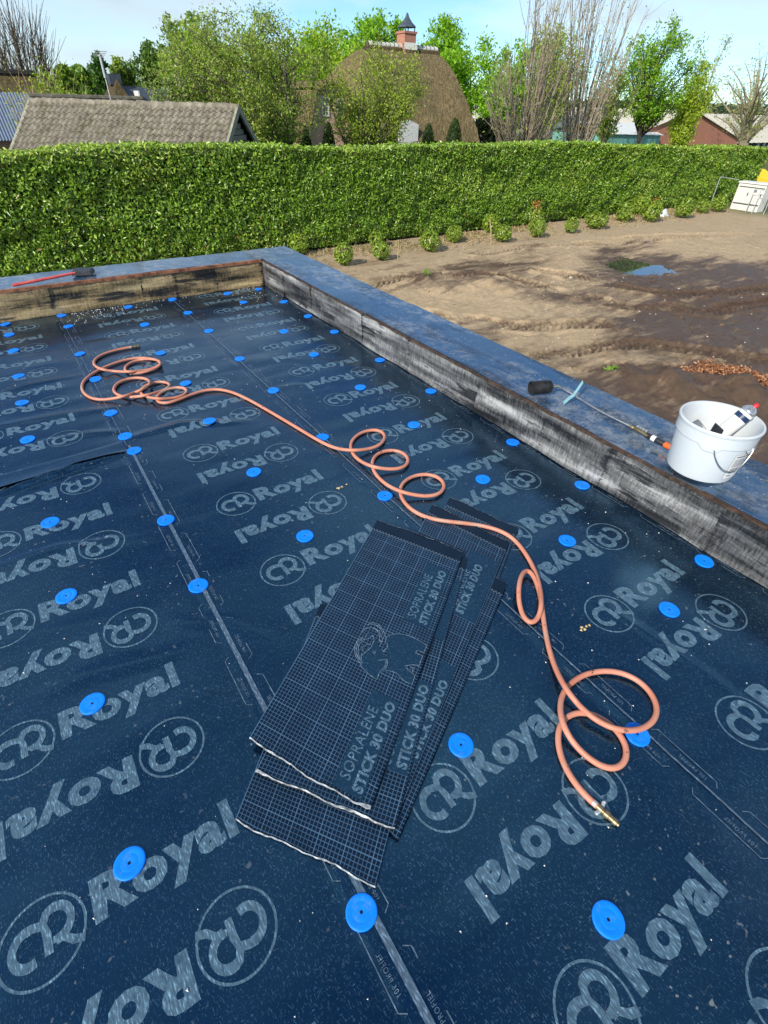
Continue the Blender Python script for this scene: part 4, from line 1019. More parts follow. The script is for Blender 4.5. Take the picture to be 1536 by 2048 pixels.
def window(px0, py0, px1, py1, parent, Yw, nvb=1, nhb=3):
    a, b_ = at_y(px0, py0, Yw), at_y(px1, py1, Yw); x0_, x1_, z1_, z0_ = a.x, b_.x, a.z, b_.z
    f_ = MB(); t = 0.08
    f_.box((x0_, Yw-.06, z0_), (x0_+t, Yw-.005, z1_)); f_.box((x1_-t, Yw-.06, z0_), (x1_, Yw-.005, z1_)); f_.box((x0_+t, Yw-.06, z0_), (x1_-t, Yw-.005, z0_+t)); f_.box((x0_+t, Yw-.06, z1_-t), (x1_-t, Yw-.005, z1_))
    for i in range(nvb): xm = x0_+(x1_-x0_)*(i+1)/(nvb+1); f_.box((xm-.025, Yw-.05, z0_+t), (xm+.025, Yw-.012, z1_-t))
    for i in range(nhb): zm = z0_+(z1_-z0_)*(i+1)/(nhb+1); f_.box((x0_+t, Yw-.047, zm-.02), (x1_-t, Yw-.014, zm+.02))
    w_ = f_.build('window', M['frame'], parent)
    MB().box((x0_+t, Yw-.03, z0_+t), (x1_-t, Yw-.004, z1_-t)).build('pane', M['glass'], w_)
    return w_
window(642, 193, 658, 233, cot, gy_); window(673, 196, 688, 235, cot, gy_)
window(872, 283, 892, 296, cot, CY-.9-.0, 1, 0)
wz = at_y(835, 250, CY-2.6)
q = MB(); q.add([(wz.x-.85, CY-1.6, GZ), (wz.x+.85, CY-1.6, GZ), (wz.x+.85, CY-1.6, wz.z+.0), (wz.x, CY-1.6, wz.z+.25), (wz.x-.85, CY-1.6, wz.z+.0), (wz.x-.85, CY, GZ), (wz.x+.85, CY, GZ), (wz.x+.85, CY, wz.z+.0), (wz.x-.85, CY, wz.z+.0)], [(0,1,2,3,4), (1,6,7,2), (0,4,8,5), (4,3,2,7,8)]); q.build('porch', M['white'], cot)

# ------------------------------------------------------------------ farm buildings on the right
BY = 45.0
ga, gm, gb = at_y(1240, 268, BY), at_y(1368, 222, BY), at_y(1472, 294, BY)
zg = (ga.z+gb.z)/2+0.25
xm = (ga.x+gb.x)/2
bn = empty('brick_barn', (xm, BY, GZ)); tag(bn, 'red brick barn gable with long cream roof on the right', 'barn')
q = MB(); q.add([(ga.x, BY, GZ), (gb.x, BY, GZ), (gb.x, BY, zg), (xm, BY, gm.z), (ga.x, BY, zg)], [(0,1,2,3,4)]); q.build('gable_wall', M['red_brick'], bn)
q = MB(); q.box((xm-1.4, BY-.05, GZ), (xm-.5, BY-.004, zg+1.1)); q.build('door', M['white'], bn)
q = MB()
D = 40; ov = 0.5
q.add([(ga.x-ov, BY-.25, zg-.25), (xm, BY-.25, gm.z+.12), (gb.x+ov+.3, BY-.25, zg-.3), (ga.x-ov, BY+D, zg-.25), (xm, BY+D, gm.z+.12), (gb.x+ov+.3, BY+D, zg-.3)], [(0,3,4,1), (1,4,5,2)]); q.build('roof', M['corr_cream'], bn)
q = MB(); q.box((gb.x-.1, BY+.02, GZ), (gb.x, BY+D-.5, zg-.1)); q.build('wall', M['teal_wall'], bn)
# cream roofed open shed to the right of it
p0, p1 = at_y(1375, 232, 52), at_y(1640, 226, 52); e0 = at_y(1470, 287, 46)
os_ = empty('open_shed', (e0.x, 50, GZ)); tag(os_, 'open farm shed with cream roof and white posts at the right edge', 'shed')
q = MB(); nn = 80
for i in range(nn+1):
    x = p0.x-3+(p1.x+12-p0.x)*i/nn; dz = 0.05 if i % 2 else 0; q.v += [(x, 46.2, e0.z+dz), (x, 53, p0.z+.3+dz), (x, 60, e0.z+dz)]
q.f = [(3*i+k, 3*i+3+k, 3*i+4+k, 3*i+1+k) for i in range(nn) for k in (0, 1)]; q.build('roof', M['corr_cream'], os_)
q = MB(); q.box((e0.x-2, 49, GZ), (p1.x+8, 59, e0.z-.1)); q.build('wall', M['slate'], os_)
for i, px in enumerate((1475, 1488, 1512, 1524, 1533, 1560)):
    w = at_y(px, 300, 46.6); q = MB(); q.box((w.x-.12, 46.5, GZ), (w.x+.12, 46.74, e0.z-.06)); q.build('post', M['white'], os_)
q = MB(); w0, w1 = at_y(1505, 312, 46.8), at_y(1700, 330, 46.8); q.box((w0.x, 46.75, GZ), (w1.x, 46.95, w0.z)); q.build('low_wall', M['render'], os_)
# teal shed with white roof
p0, p1 = at_y(1180, 250, 47), at_y(1275, 262, 47); e1 = at_y(1180, 268, 44)
ts = empty('teal_shed', (p0.x, 46, GZ)); tag(ts, 'teal clad shed with white roof left of the brick barn', 'shed')
q = MB(); q.add([(p0.x-1, 44, e1.z), (p1.x+1, 44, e1.z-.15), (p1.x+1.5, 48, p0.z+.2), (p0.x-1, 48, p0.z+.3), (p0.x-1, 52, e1.z), (p1.x+1, 52, e1.z)], [(0,1,2,3), (3,2,5,4)]); q.build('roof', M['corr_white'], ts)
q = MB(); q.box((p0.x-.7, 44.2, GZ), (p1.x+.7, 51.5, e1.z-.1)); q.build('wall', M['teal_wall'], ts)

# ------------------------------------------------------------------ trees
tree('broad loose multi-stemmed tree with small fresh leaves left of the cottage', 'tree', 505, 20, 292, 212, 29.5, 0.14, 10, 76, 13, 30000, 0.12, OLIVE+[(0.26,0.44,0.05),(0.34,0.44,0.08)], 'bark', base_px=(535, 300), shell=0.35, sig=0.05, rise=0.5, squash=0.6, twig_r=0.013)
tree('sparse yellow green tree spreading before the thatched roof', 'tree', 738, 58, 292, 128, 30, 0.11, 8, 56, 13, 19000, 0.12, YELG+OLIVE, 'bark', base_px=(765, 300), shell=0.3, sig=0.07, rise=0.4, squash=0.6, twig_r=0.013)
tree('small blossoming tree with white flowers right behind the shed ridge', 'tree', 352, 120, 232, 58, 31, 0.08, 3, 22, 9, 4200, 0.16, [(0.70,0.64,0.55),(0.60,0.60,0.40),(0.25,0.40,0.05),(0.22,0.36,0.04)], 'bark', shell=0.35, sig=0.08)
tree('tall bright green tree standing behind the cottage chimney', 'tree', 895, 36, 265, 92, 58, 0.3, 1, 50, 11, 26000, 0.36, BRIGHT, 'bark_dark', shell=0.35, sig=0.075)
tree('bright green tree above the left half of the cottage ridge', 'tree', 745, 24, 190, 88, 62, 0.3, 1, 44, 11, 19000, 0.36, BRIGHT, 'bark_dark', shell=0.35, sig=0.075)
tree('bright green tree right of the cottage above a dark hollow', 'tree', 1010, 78, 262, 66, 50, 0.25, 1, 42, 11, 17000, 0.32, BRIGHT, 'bark_pale', base_px=(1010, 285), shell=0.35, sig=0.075)
tree('rounded olive green tree behind the bare poplar stems', 'tree', 1090, 48, 260, 75, 56, 0.25, 1, 42, 11, 15000, 0.33, YELG+OLIVE, 'bark', shell=0.35, sig=0.075)
tree('tall airy tree with fresh leaves and a dark forked trunk before the brick barn', 'tree', 1325, 12, 235, 82, 38, 0.26, 1, 44, 10, 11000, 0.24, GREEN+BRIGHT, 'bark_dark', base_px=(1287, 284), shell=0.3, sig=0.06, rise=0.6, lowlimb=0.3)
tree('thin half bare tree leaning between poplar stems and the airy tree', 'tree', 1238, 70, 270, 48, 36, 0.2, 1, 24, 9, 2600, 0.26, OLIVE, 'bark_pale', base_px=(1203, 284), shell=0.3, sig=0.07, rise=0.6)
tree('narrow columnar yellow green tree in front of the brick barn', 'tree', 1385, 118, 285, 34, 36, 0.12, 1, 34, 9, 9000, 0.22, YELG, 'bark', shell=0.2, sig=0.10, squash=1.0, base_px=(1362, 292))
tree('nearly leafless tree with a forked pale trunk at the right edge', 'tree', 1530, 75, 262, 105, 37, 0.38, 2, 44, 12, 1100, 0.24, OLIVE, 'bark_pale', base_px=(1492, 300), shell=0.3, sig=0.07, rise=0.3, twig_r=0.016)
tree('faint grey twiggy tree behind the airy tree', 'tree', 1420, 60, 250, 52, 60, 0.2, 1, 26, 12, 1200, 0.3, OLIVE, 'bark_pale', shell=0.3, rise=0.6, twig_r=0.02)
tree('dark green round tree on the skyline left of the loose tree', 'tree', 318, 75, 205, 52, 70, 0.3, 1, 40, 11, 12000, 0.4, DARKG+[(0.12,0.20,0.03)], 'bark_dark', shell=0.35, sig=0.08)
tree('slim dark conifer behind the aerial mast', 'conifer', 203, 106, 185, 18, 72, 0.2, 1, 30, 9, 4200, 0.45, [(0.06,0.15,0.03),(0.09,0.20,0.03)], 'bark_dark', shell=0.2, sig=0.10)
tree('grey green tree right of the dark conifer', 'tree', 245, 108, 190, 26, 74, 0.2, 1, 30, 9, 4000, 0.5, DARKG+OLIVE, 'bark_dark', shell=0.3, sig=0.09)
tree('pointed green tree low on the skyline left of the conifer', 'tree', 128, 122, 200, 24, 60, 0.15, 1, 26, 9, 3600, 0.42, GREEN+OLIVE, 'bark', shell=0.3, sig=0.09)
tree('round green tree between the pointed tree and the conifer', 'tree', 165, 132, 195, 22, 68, 0.15, 1, 26, 9, 3200, 0.45, GREEN+DARKG, 'bark', shell=0.3, sig=0.09)
tree('tall grey twiggy tree just left of the loose tree', 'tree', 372, 20, 170, 60, 62, 0.2, 1, 34, 11, 3600, 0.4, DARKG+OLIVE, 'bark', shell=0.3, sig=0.07, rise=0.6)
tree('mid green tree closing the gap behind the loose tree', 'tree', 560, 60, 250, 120, 60, 0.3, 2, 44, 11, 16000, 0.36, GREEN+OLIVE, 'bark_dark', shell=0.3, sig=0.085)
tree('mid green tree behind the top of the loose tree', 'tree', 430, 70, 230, 75, 66, 0.3, 2, 40, 11, 13000, 0.36, GREEN+DARKG, 'bark_dark', shell=0.3, sig=0.085)
tree('fresh yellow green tree filling the sky left of the cottage ridge', 'tree', 655, 40, 250, 85, 52, 0.25, 2, 46, 12, 17000, 0.32, YELG+BRIGHT, 'bark', shell=0.3, sig=0.085)
tree('fresh green tree behind the left half of the loose tree', 'tree', 400, 60, 230, 70, 50, 0.25, 2, 44, 12, 13000, 0.30, YELG+GREEN, 'bark', shell=0.3, sig=0.085)
# fans of straight stems: bare pollard willow, poplar coppice, willow shrubs
def stems(label, cat, base, Y, tips, n, r0, bark, twigs=4, tw=0.6, nleaf=0, cols=OLIVE, lsize=0.2, name='tree', group=None, spread=0.5, dy=1.5):
    bp = at_y(base[0], base[1], Y); root = empty(name, (bp.x, Y, GZ)); tag(root, label, cat, group); wood = MB(); ends = []
    for i in range(n):
        a, b_ = random.choice(tips); t = random.random(); px = a[0]+(b_[0]-a[0])*t+random.gauss(0, 6); py = a[1]+(b_[1]-a[1])*t+random.uniform(-5, 45)*spread*2
        e = at_y(px, py, Y+random.uniform(-dy, dy)); s = Vector((bp.x+random.gauss(0, spread*.5), Y+random.gauss(0, spread*.5), GZ))
        mid_ = s.lerp(e, 0.35)+Vector(((e.x-s.x)*0.10, (e.y-s.y)*.1, 0)); ln = [s, s.lerp(mid_, .5)+Vector((random.gauss(0, .06), 0, 0)), mid_, mid_.lerp(e, .5)+Vector((random.gauss(0, .1), random.gauss(0, .1), .15)), e]
        wood.tube(ln, [r0*f_ for f_ in (1, .85, .65, .4, .14)], 5, False)
        for k in range(twigs):
            f_ = random.uniform(.3, .97); g_ = f_*4; j = int(g_); a2 = ln[j].lerp(ln[min(4, j+1)], g_-j); d_ = (e-s).normalized()*random.uniform(.5, 1.4)*tw+Vector((random.gauss(0, .35), random.gauss(0, .35), random.gauss(.1, .2)))*tw
            wood.tube([a2, a2+d_*.5, a2+d_+Vector((0, 0, .15*tw))], [r0*.28, r0*.2, r0*.10], 3, False); ends.append((a2+d_)[:]); ends.append((a2+d_*.5)[:])
    wood.build('trunk', M[bark], root, True)
    if nleaf:
        E_ = np.array(ends); P_ = E_[rng.integers(0, len(E_), nleaf)]+rng.normal(size=(nleaf, 3))*0.28; leaf_obj('crown', leaf_cloud(P_, lsize, cols), M['leaf'], root)
    return root
stems('bare pollard willow fanning out against the sky at the left edge', 'tree', (62, 215), 55, [((-70,130),(-20,60)), ((-20,60),(60,45)), ((60,60),(98,110)), ((-60, 60), (40, 42))], 46, 0.10, 'bark', 18, 1.7, 0, dy=2.5, spread=0.4)
stems('left clump of tall bare poplar stems right of the cottage', 'tree', (1052, 290), 31, [((985,130),(1040,60)), ((1065,-110),(1120,-120)), ((1120,-80),(1180,-60)), ((1060,20),(1150,30)), ((980,190),(1010,130)), ((1100, 60), (1160, 120))], 64, 0.06, 'bark_red', 12, 1.1, 900, YELG+OLIVE, 0.16, spread=0.55)
stems('right clump of tall bare poplar stems before the teal shed', 'tree', (1152, 292), 32, [((1130,-60),(1200,-110)), ((1180,-120),(1260,-100)), ((1230,-60),(1300,-20)), ((1180,60),(1260,80)), ((1120,120),(1180,90))], 54, 0.06, 'bark_red', 12, 1.1, 700, YELG+OLIVE, 0.16, spread=0.55)
stems('yellow twigged willow shrub at the left end of the shed ridge', 'shrub', (52, 225), 36, [((14,172),(45,150)), ((45,150),(62,180))], 30, 0.025, 'straw', 7, .5, 800, YELG, 0.13, name='shrub', spread=0.5, dy=.6)
stems('row of feathery green shrubs behind the shed ridge', 'shrub', (110, 225), 44, [((70,150),(110,150)), ((110,150),(180,158))], 60, 0.03, 'straw', 8, .7, 3800, YELG+GREEN, 0.2, name='shrub', spread=2.2, dy=1.2)
stems('olive undergrowth at the foot of the poplar stems', 'shrub', (1090, 300), 33.5, [((985,262),(1050,245)), ((1050,240),(1180,262)), ((1100, 215), (1170, 250))], 70, 0.02, 'straw', 7, .8, 2600, OLIVE+DARKG, 0.2, name='shrub', spread=3.0, dy=.8)
# dark evergreen mass in the hollow right of the cottage
c = at_y(975, 268, 46); ev = empty('evergreen_shrub', (c.x, 46, GZ)); tag(ev, 'dark evergreen mass in the hollow right of the cottage', 'shrub')
n = 7000; d = rng.normal(size=(n, 3)); d /= np.linalg.norm(d, axis=1, keepdims=True); P_ = np.array([c.x+0.5, 46.5, GZ+1.7])+d*np.array([3.6, 1.2, 2.0])*(0.8+0.2*rng.random((n, 1)))
leaf_obj('foliage', leaf_cloud(P_, 0.42, [(0.010, 0.02, 0.008), (0.016, 0.03, 0.01)]), M['leaf'], ev, stuff=True)
q = MB(); q.lathe([(0.01, GZ), (3.0, GZ), (3.1, GZ+1.6), (2.0, GZ+3.0), (0.01, GZ+3.4)], 16, Matrix.Translation((c.x+.5, 46.5, 0)) @ Matrix.Diagonal((1, .35, 1, 1))); q.build('branches', M['hedge_core'], ev)
# clipped cones by the cottage
for px, py, hw, Yc, lab in ((656, 244, 17, 32.5, 'clipped green yew cone standing before the pink gable wall'), (611, 252, 14, 32.5, 'small dark yew cone at the left foot of the pink gable'), (858, 247, 17, 33, 'dark yew cone beside the white porch'), (911, 236, 20, 33.0, 'tall green yew cone under the right end of the thatch')):
    t_ = at_y(px, py, Yc); b_ = at_y(px, 310, Yc); depth = (t_-Vector((0, 0, CAM_H))).dot(CF); w = hw*depth/CAM_F; hgt = t_.z-GZ
    r_ = empty('yew_cone', (t_.x, Yc, GZ)); tag(r_, lab, 'topiary')
    n = 5200; f_ = rng.random(n)**0.9; an_ = rng.uniform(0, 6.283, n); rr = w*(1-f_**2.6)**0.55*(1+0.03*rng.normal(size=n)); P_ = np.stack([t_.x+rr*np.cos(an_), Yc+rr*np.sin(an_), GZ+f_*hgt], -1)
    nr = np.stack([np.cos(an_), np.sin(an_), 0.4+0*an_], -1)
    leaf_obj('foliage', leaf_cloud(P_, 0.10, [(0.05, 0.10, 0.02), (0.08, 0.15, 0.03), (0.035, 0.075, 0.015)], nr, 0.4, 0.6), M['leaf'], r_, stuff=True)
    q = MB(); q.lathe([(w*.9*(1-(k/10)**2.6)**0.55+.001, GZ+hgt*.96*k/10) for k in range(11)], 14, Matrix.Translation((t_.x, Yc, 0))); q.build('branches', M['hedge_core'], r_, True)
# far tree line and low hills closing the horizon
n = 26000; x = rng.uniform(-260, 420, n); yl = 170+60*rng.random(n); top = 3.5+4.5*np.clip(0.5+fbm(x*0.03, x*0+3, 4), 0, 1.2); z = GZ+rng.random(n)*(top+2)
wd = leaf_obj('far_wood', leaf_cloud(np.stack([x, yl, z], -1), 2.6, [(0.06, 0.10, 0.05), (0.09, 0.13, 0.06), (0.05, 0.08, 0.05)]), M['leaf'])
tag(wd, 'far line of woods closing the horizon', 'wood', kind='stuff')
n = 12000; y = rng.uniform(-60, 190, n); xl = 210+60*rng.random(n); top = 2.5+3.5*np.clip(0.5+fbm(y*0.03, y*0+7, 4), 0, 1.2); z = GZ+rng.random(n)*(top+2)
wd = leaf_obj('far_wood', leaf_cloud(np.stack([xl, y, z], -1), 2.8, [(0.06, 0.10, 0.06), (0.09, 0.13, 0.07)]), M['leaf'])
tag(wd, 'far line of woods beyond the barns on the right', 'wood', kind='stuff')

# ------------------------------------------------------------------ cabinet, rail and yellow vehicle at the right edge
p = at(1459, 417, GZ); pr = at(1512, 425, GZ)
cb = empty('utility_cabinet', (p.x, p.y, GZ)); tag(cb, 'pale grey street cabinet with double doors at the end of the hedge', 'utility cabinet')
dv = Vector((pr.x-p.x, pr.y-p.y, 0)); wid_ = dv.length; ax = dv.normalized(); ny = Vector((ax.y, -ax.x, 0))
if ny.dot(Vector((p.x, p.y, 0))) > 0: ny = -ny
hc = 1.40
Mx = Matrix(((ax.x, -ny.x, 0, p.x), (ax.y, -ny.y, 0, p.y), (0, 0, 1, GZ-.05), (0, 0, 0, 1)))
q = MB(); q.box((0, 0.02, 0), (wid_, .75, hc), Mx); q.build('body', M['beige_box'], cb)
q = MB(); q.box((-.04, -.04, hc), (wid_+.04, .80, hc+.07), Mx); q.build('lid', M['white'], cb)
for a, b_ in ((0.05, .50), (.52, .97)):
    q = MB(); q.box((wid_*a, -.015, .42), (wid_*b_, .017, hc-.22), Mx); dr = q.build('door', M['beige_box'], cb)
    q = MB(); q.box((wid_*(b_-.06), -.04, .80), (wid_*(b_-.03), -.017, .96), Mx); q.build('handle', M['black'], dr)
q = MB(); q.box((wid_*.05, -.014, hc-.19), (wid_*.97, .016, hc-.16), Mx); q.build('vent_slot', M['black'], cb)
q = MB(); q.box((wid_*.03, -.012, .36), (wid_*.97, .016, .39), Mx); q.build('plinth_joint', M['black'], cb)
q = MB(); q.box((wid_*.64, -.022, 1.0), (wid_*.74, -.0155, 1.13), Mx); q.build('warning_plate', M['grey_print'], cb)
rl1, rl2 = at(1434, 407, GZ), at(1450, 412, GZ)
def rail(name, lab, pts, r=0.022):
    o_ = empty(name, pts[0]); tag(o_, lab, 'barrier'); MB().tube(pts, r, 7).build('tube', M['galv'], o_); return o_
tl_ = 1.55
a = Mx @ Vector((-1.3, .1, 0)); b_ = Mx @ Vector((-.02, -.2, 0))
rail('guard_rail', 'bent galvanised tube barrier left of the street cabinet', [a, a+Vector((0, 0, tl_-.06)), a+Vector((0.05, 0, tl_)), b_+Vector((0, 0, tl_-.02))])
for i, (u, lab) in enumerate(((wid_+.1, 'galvanised tube barrier leaning on the front of the cabinet'), (wid_+.55, 'galvanised tube barrier furthest right of the cabinet'))):
    a = Mx @ Vector((u-.45, -.5-.2*i, 0)); b_ = Mx @ Vector((u+.5, -.35, 0))
    rail('guard_rail', lab, [a, a+Vector((0, 0, 1.2)), b_+Vector((0, 0, 1.25)), b_])
yv = at(1512, 372, GZ+.6)
ym = empty('yellow_vehicle', (yv.x, yv.y, GZ)); tag(ym, 'yellow vehicle partly hidden behind the hedge end', 'vehicle')
Tm = Matrix.Translation((yv.x+1.2, yv.y+1.5, GZ)) @ Matrix.Rotation(R(-25), 4, 'Z')
q = MB(); q.add([Tm @ Vector(v) for v in ((-1.9,-.8,.45),(1.9,-.8,.45),(1.9,.8,.45),(-1.9,.8,.45),(-1.9,-.8,1.0),(1.9,-.8,.95),(1.9,.8,.95),(-1.9,.8,1.0),(-1.2,-.7,1.5),(.7,-.7,1.5),(.7,.7,1.5),(-1.2,.7,1.5))],
    [(0,3,2,1),(0,1,5,4),(1,2,6,5),(2,3,7,6),(3,0,4,7),(4,5,9,8),(5,6,10,9),(6,7,11,10),(7,4,8,11),(8,9,10,11)]); q.build('body', M['yellow'], ym)
for sx_ in (-1.2, 1.2):
    for sy_ in (-.72, .72):
        q = MB(); q.lathe([(.0, -.1), (.28, -.1), (.32, -.06), (.32, .06), (.28, .1), (.0, .1)], 18, Tm @ Matrix.Translation((sx_, sy_, .32)) @ Matrix.Rotation(R(90), 4, 'X')); w_ = q.build('wheel', M['tyre'], ym, True)
        q = MB(); q.lathe([(.001, -.11), (.17, -.112), (.19, -.10)], 14, Tm @ Matrix.Translation((sx_, sy_, .32)) @ Matrix.Rotation(R(90 if sy_ < 0 else -90), 4, 'X')); q.build('rim', M['white'], w_)
b2 = at(1505, 350, GZ); c = Vector((b2.x+3, b2.y+4, GZ+.5))
n = 1500; d = rng.normal(size=(n, 3)); P_ = np.array(c[:])+d*np.array([2.5, .5, .35]); bh = empty('beech_hedge', c); tag(bh, 'rust brown low hedge behind the yellow vehicle', 'hedge')
leaf_obj('foliage', leaf_cloud(P_, 0.25, [(0.40, 0.18, 0.05), (0.50, 0.28, 0.08), (0.30, 0.24, 0.06)]), M['dead_leaf'], bh, stuff=True)

# ------------------------------------------------------------------ loose things on the soil
n = 3000
A_ = [at(1395, 757, GZ), at(1440, 745, GZ), at(1490, 765, GZ), at(1545, 785, GZ)]
k = rng.integers(0, 3, n); t = rng.random(n)[:, None]; Aa = np.array([[a.x, a.y] for a in A_]); P2 = Aa[k]*(1-t)+Aa[k+1]*t+rng.normal(size=(n, 2))*np.array([0.26, 0.20])
zz, _, _ = ground_z(P2[:, 0][None], P2[:, 1][None]); P_ = np.stack([P2[:, 0], P2[:, 1], zz[0]+0.02+np.abs(rng.normal(0, .05, n))], -1)
lh = leaf_obj('leaf_litter', leaf_cloud(P_, 0.075, [(0.40, 0.15, 0.06), (0.50, 0.24, 0.12), (0.22, 0.08, 0.04), (0.58, 0.34, 0.20), (0.16, 0.08, 0.05)], np.tile([0, 0, 1.0], (n, 1)), 0.42, 0.8), M['dead_leaf'])
tag(lh, 'heap of rusty dead leaves on the mud behind the bucket', 'dead leaves', kind='stuff')
for (px, py, lab) in ((1221, 745, 'bright green grass tuft alone on the bare mud'), (852, 566, 'small green weed on the soil beside the far parapet')):
    p = at(px, py, GZ); zz = gz(p.x, p.y); d = rng.normal(size=(70, 3)); P_ = np.array([p.x, p.y, zz+.08])+d*np.array([.06, .06, .04])
    tf_ = leaf_obj('grass_tuft', leaf_cloud(P_, 0.16 if px > 1000 else .1, [(0.25, 0.42, 0.06), (0.33, 0.50, 0.10)], d+np.array([0, 0, .5]), 0.2), M['leaf']); tag(tf_, lab, 'grass tuft')
p = at(1330, 433, GZ); q = MB(); rs = random.Random(4)
q.grid(6, 4, lambda u, v: (p.x+(u-.5)*.8, p.y+.1+(v-.5)*.4, gz(p.x, p.y)+.02+.34*math.sin(math.pi*u)*math.sin(math.pi*v)*(0.6+rs.random()*.6)))
o = q.build('white_rag', M['plastic_rag'], smooth=True); tag(o, 'crumpled white plastic rag lying on the soil between two shrubs', 'rag')
sm = bpy.data.meshes.new('stone'); bmm = bmesh.new(); bmesh.ops.create_icosphere(bmm, subdivisions=2, radius=.06)
for v in bmm.verts: v.co *= 1+random.uniform(-.25, .25); v.co.z *= .6
bmm.to_mesh(sm); bmm.free(); sm.materials.append(M['stone'])
st_all = MB(); base_v = [v.co.copy() for v in sm.vertices]; base_f = [tuple(p_.vertices) for p_ in sm.polygons]
for i in range(260):
    x = random.uniform(3.2, 20); y = random.uniform(0, 15); s = random.uniform(.12, 0.4) if random.random() < .95 else random.uniform(.5, .9)
    st_all.add([v*s+Vector((x, y, 0)) for v in base_v], base_f); 
vx = np.array([v[:3] for v in st_all.v]); nb = len(base_v)
for i in range(260):
    c_ = vx[i*nb:(i+1)*nb, :2].mean(0); z_ = gz(c_[0], c_[1])
    for j in range(nb): v = st_all.v[i*nb+j]; st_all.v[i*nb+j] = (v[0], v[1], v[2]+z_+.008)
o = st_all.build('soil_clods', M['stone'], smooth=True); tag(o, 'small pale stones and clods scattered over the soil', 'stones', kind='stuff')

cm = bmesh.new(); bmesh.ops.create_icosphere(cm, subdivisions=1, radius=.06); cb_v = np.array([v.co[:] for v in cm.verts]); cb_f = np.array([[v.index for v in f.verts] for f in cm.faces]); cm.free()
n = 5200; cx_ = rng.uniform(3.1, 22, n); cy_ = rng.uniform(-.5, 16, n); keep = (fbm(cx_*0.7, cy_*0.7, 3)+0.55*rng.random(n)) > 0.12; cx_, cy_ = cx_[keep], cy_[keep]; n = len(cx_)
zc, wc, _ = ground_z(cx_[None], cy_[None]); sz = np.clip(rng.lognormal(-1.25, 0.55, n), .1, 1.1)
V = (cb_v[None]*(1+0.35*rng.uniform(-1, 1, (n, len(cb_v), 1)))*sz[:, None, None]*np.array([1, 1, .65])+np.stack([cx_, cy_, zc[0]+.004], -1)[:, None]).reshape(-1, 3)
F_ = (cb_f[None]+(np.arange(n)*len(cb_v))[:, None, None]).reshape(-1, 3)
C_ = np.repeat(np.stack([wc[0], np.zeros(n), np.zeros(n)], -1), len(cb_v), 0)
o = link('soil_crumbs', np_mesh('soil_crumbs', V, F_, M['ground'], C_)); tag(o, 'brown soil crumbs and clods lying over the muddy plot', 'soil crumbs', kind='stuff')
# blue fixing discs
prof = [(0.0040, 0.0005), (0.0045, 0.0022), (0.012, 0.0028), (0.022, 0.0031), (0.0225, 0.00295), (0.023, 0.0031), (0.035, 0.0034), (0.0390, 0.0032), (0.0402, 0.0022), (0.0402, -0.003)]
disc_me = MB().lathe(prof, 40).mesh('fixing_disc', M['washer'], True)
screw_me = MB().lathe([(0.0001, 0.0012), (0.0036, 0.0014), (0.0042, 0.0004), (0.0042, -0.002)], 12).mesh('screw_head', M['dark_hole'])
ORD = ['first', 'second', 'third', 'fourth', 'fifth', 'sixth', 'seventh', 'eighth', 'ninth', 'tenth', 'eleventh', 'twelfth', 'thirteenth']
ROWS = {
 'on the left felt seam': [(123,630),(137,652),(160,707),(191,757),(222,825),(251,873),(269,902),(332,1040),(397,1172),(723,1824)],
 'on the right felt seam': [(345,599),(376,625),(418,661),(480,718),(547,781),(645,875),(770,990),(1275,1468)],
 'down the middle felt strip': [(257,614),(290,650),(322,705),(371,765),(420,845),(508,945),(610,1072),(922,1490),(1218,1838)],
 'down the strip along the right parapet': [(455,586),(487,604),(568,663),(628,709),(721,775),(828,849),(966,958),(1135,1080),(1338,1220)],
 'at the foot of the right parapet': [(517,578),(568,603),(616,631),(669,663),(760,719),(862,782),(1026,883),(1165,969),(1408,1123)],
 'down the far left felt strip': [(11,648),(18,668),(27,701),(37,751),(44,804),(55,878),(85,951),(101,1045),(133,1192),(185,1407),(259,1726)]}
for where, pts in ROWS.items():
    for i, (px, py) in enumerate(pts):
        p = at(px, py, 0.008); o = link('fixing_disc', disc_me); z = float(mz(p.x, p.y))
        o.location = (p.x, p.y, z+0.0075); o.rotation_euler = (random.uniform(-.05, .05), random.uniform(-.05, .05), random.uniform(0, 6))
        n = ORD[i]+' from the back wall' if i < len(pts)-1 else 'nearest the camera'
        if i == 0: n = 'closest to the back wall'
        tag(o, f'blue fixing disc {where}, {n}', 'fixing disc', 'blue fixing discs on the roof')
        s = link('screw_head', screw_me, o, True)

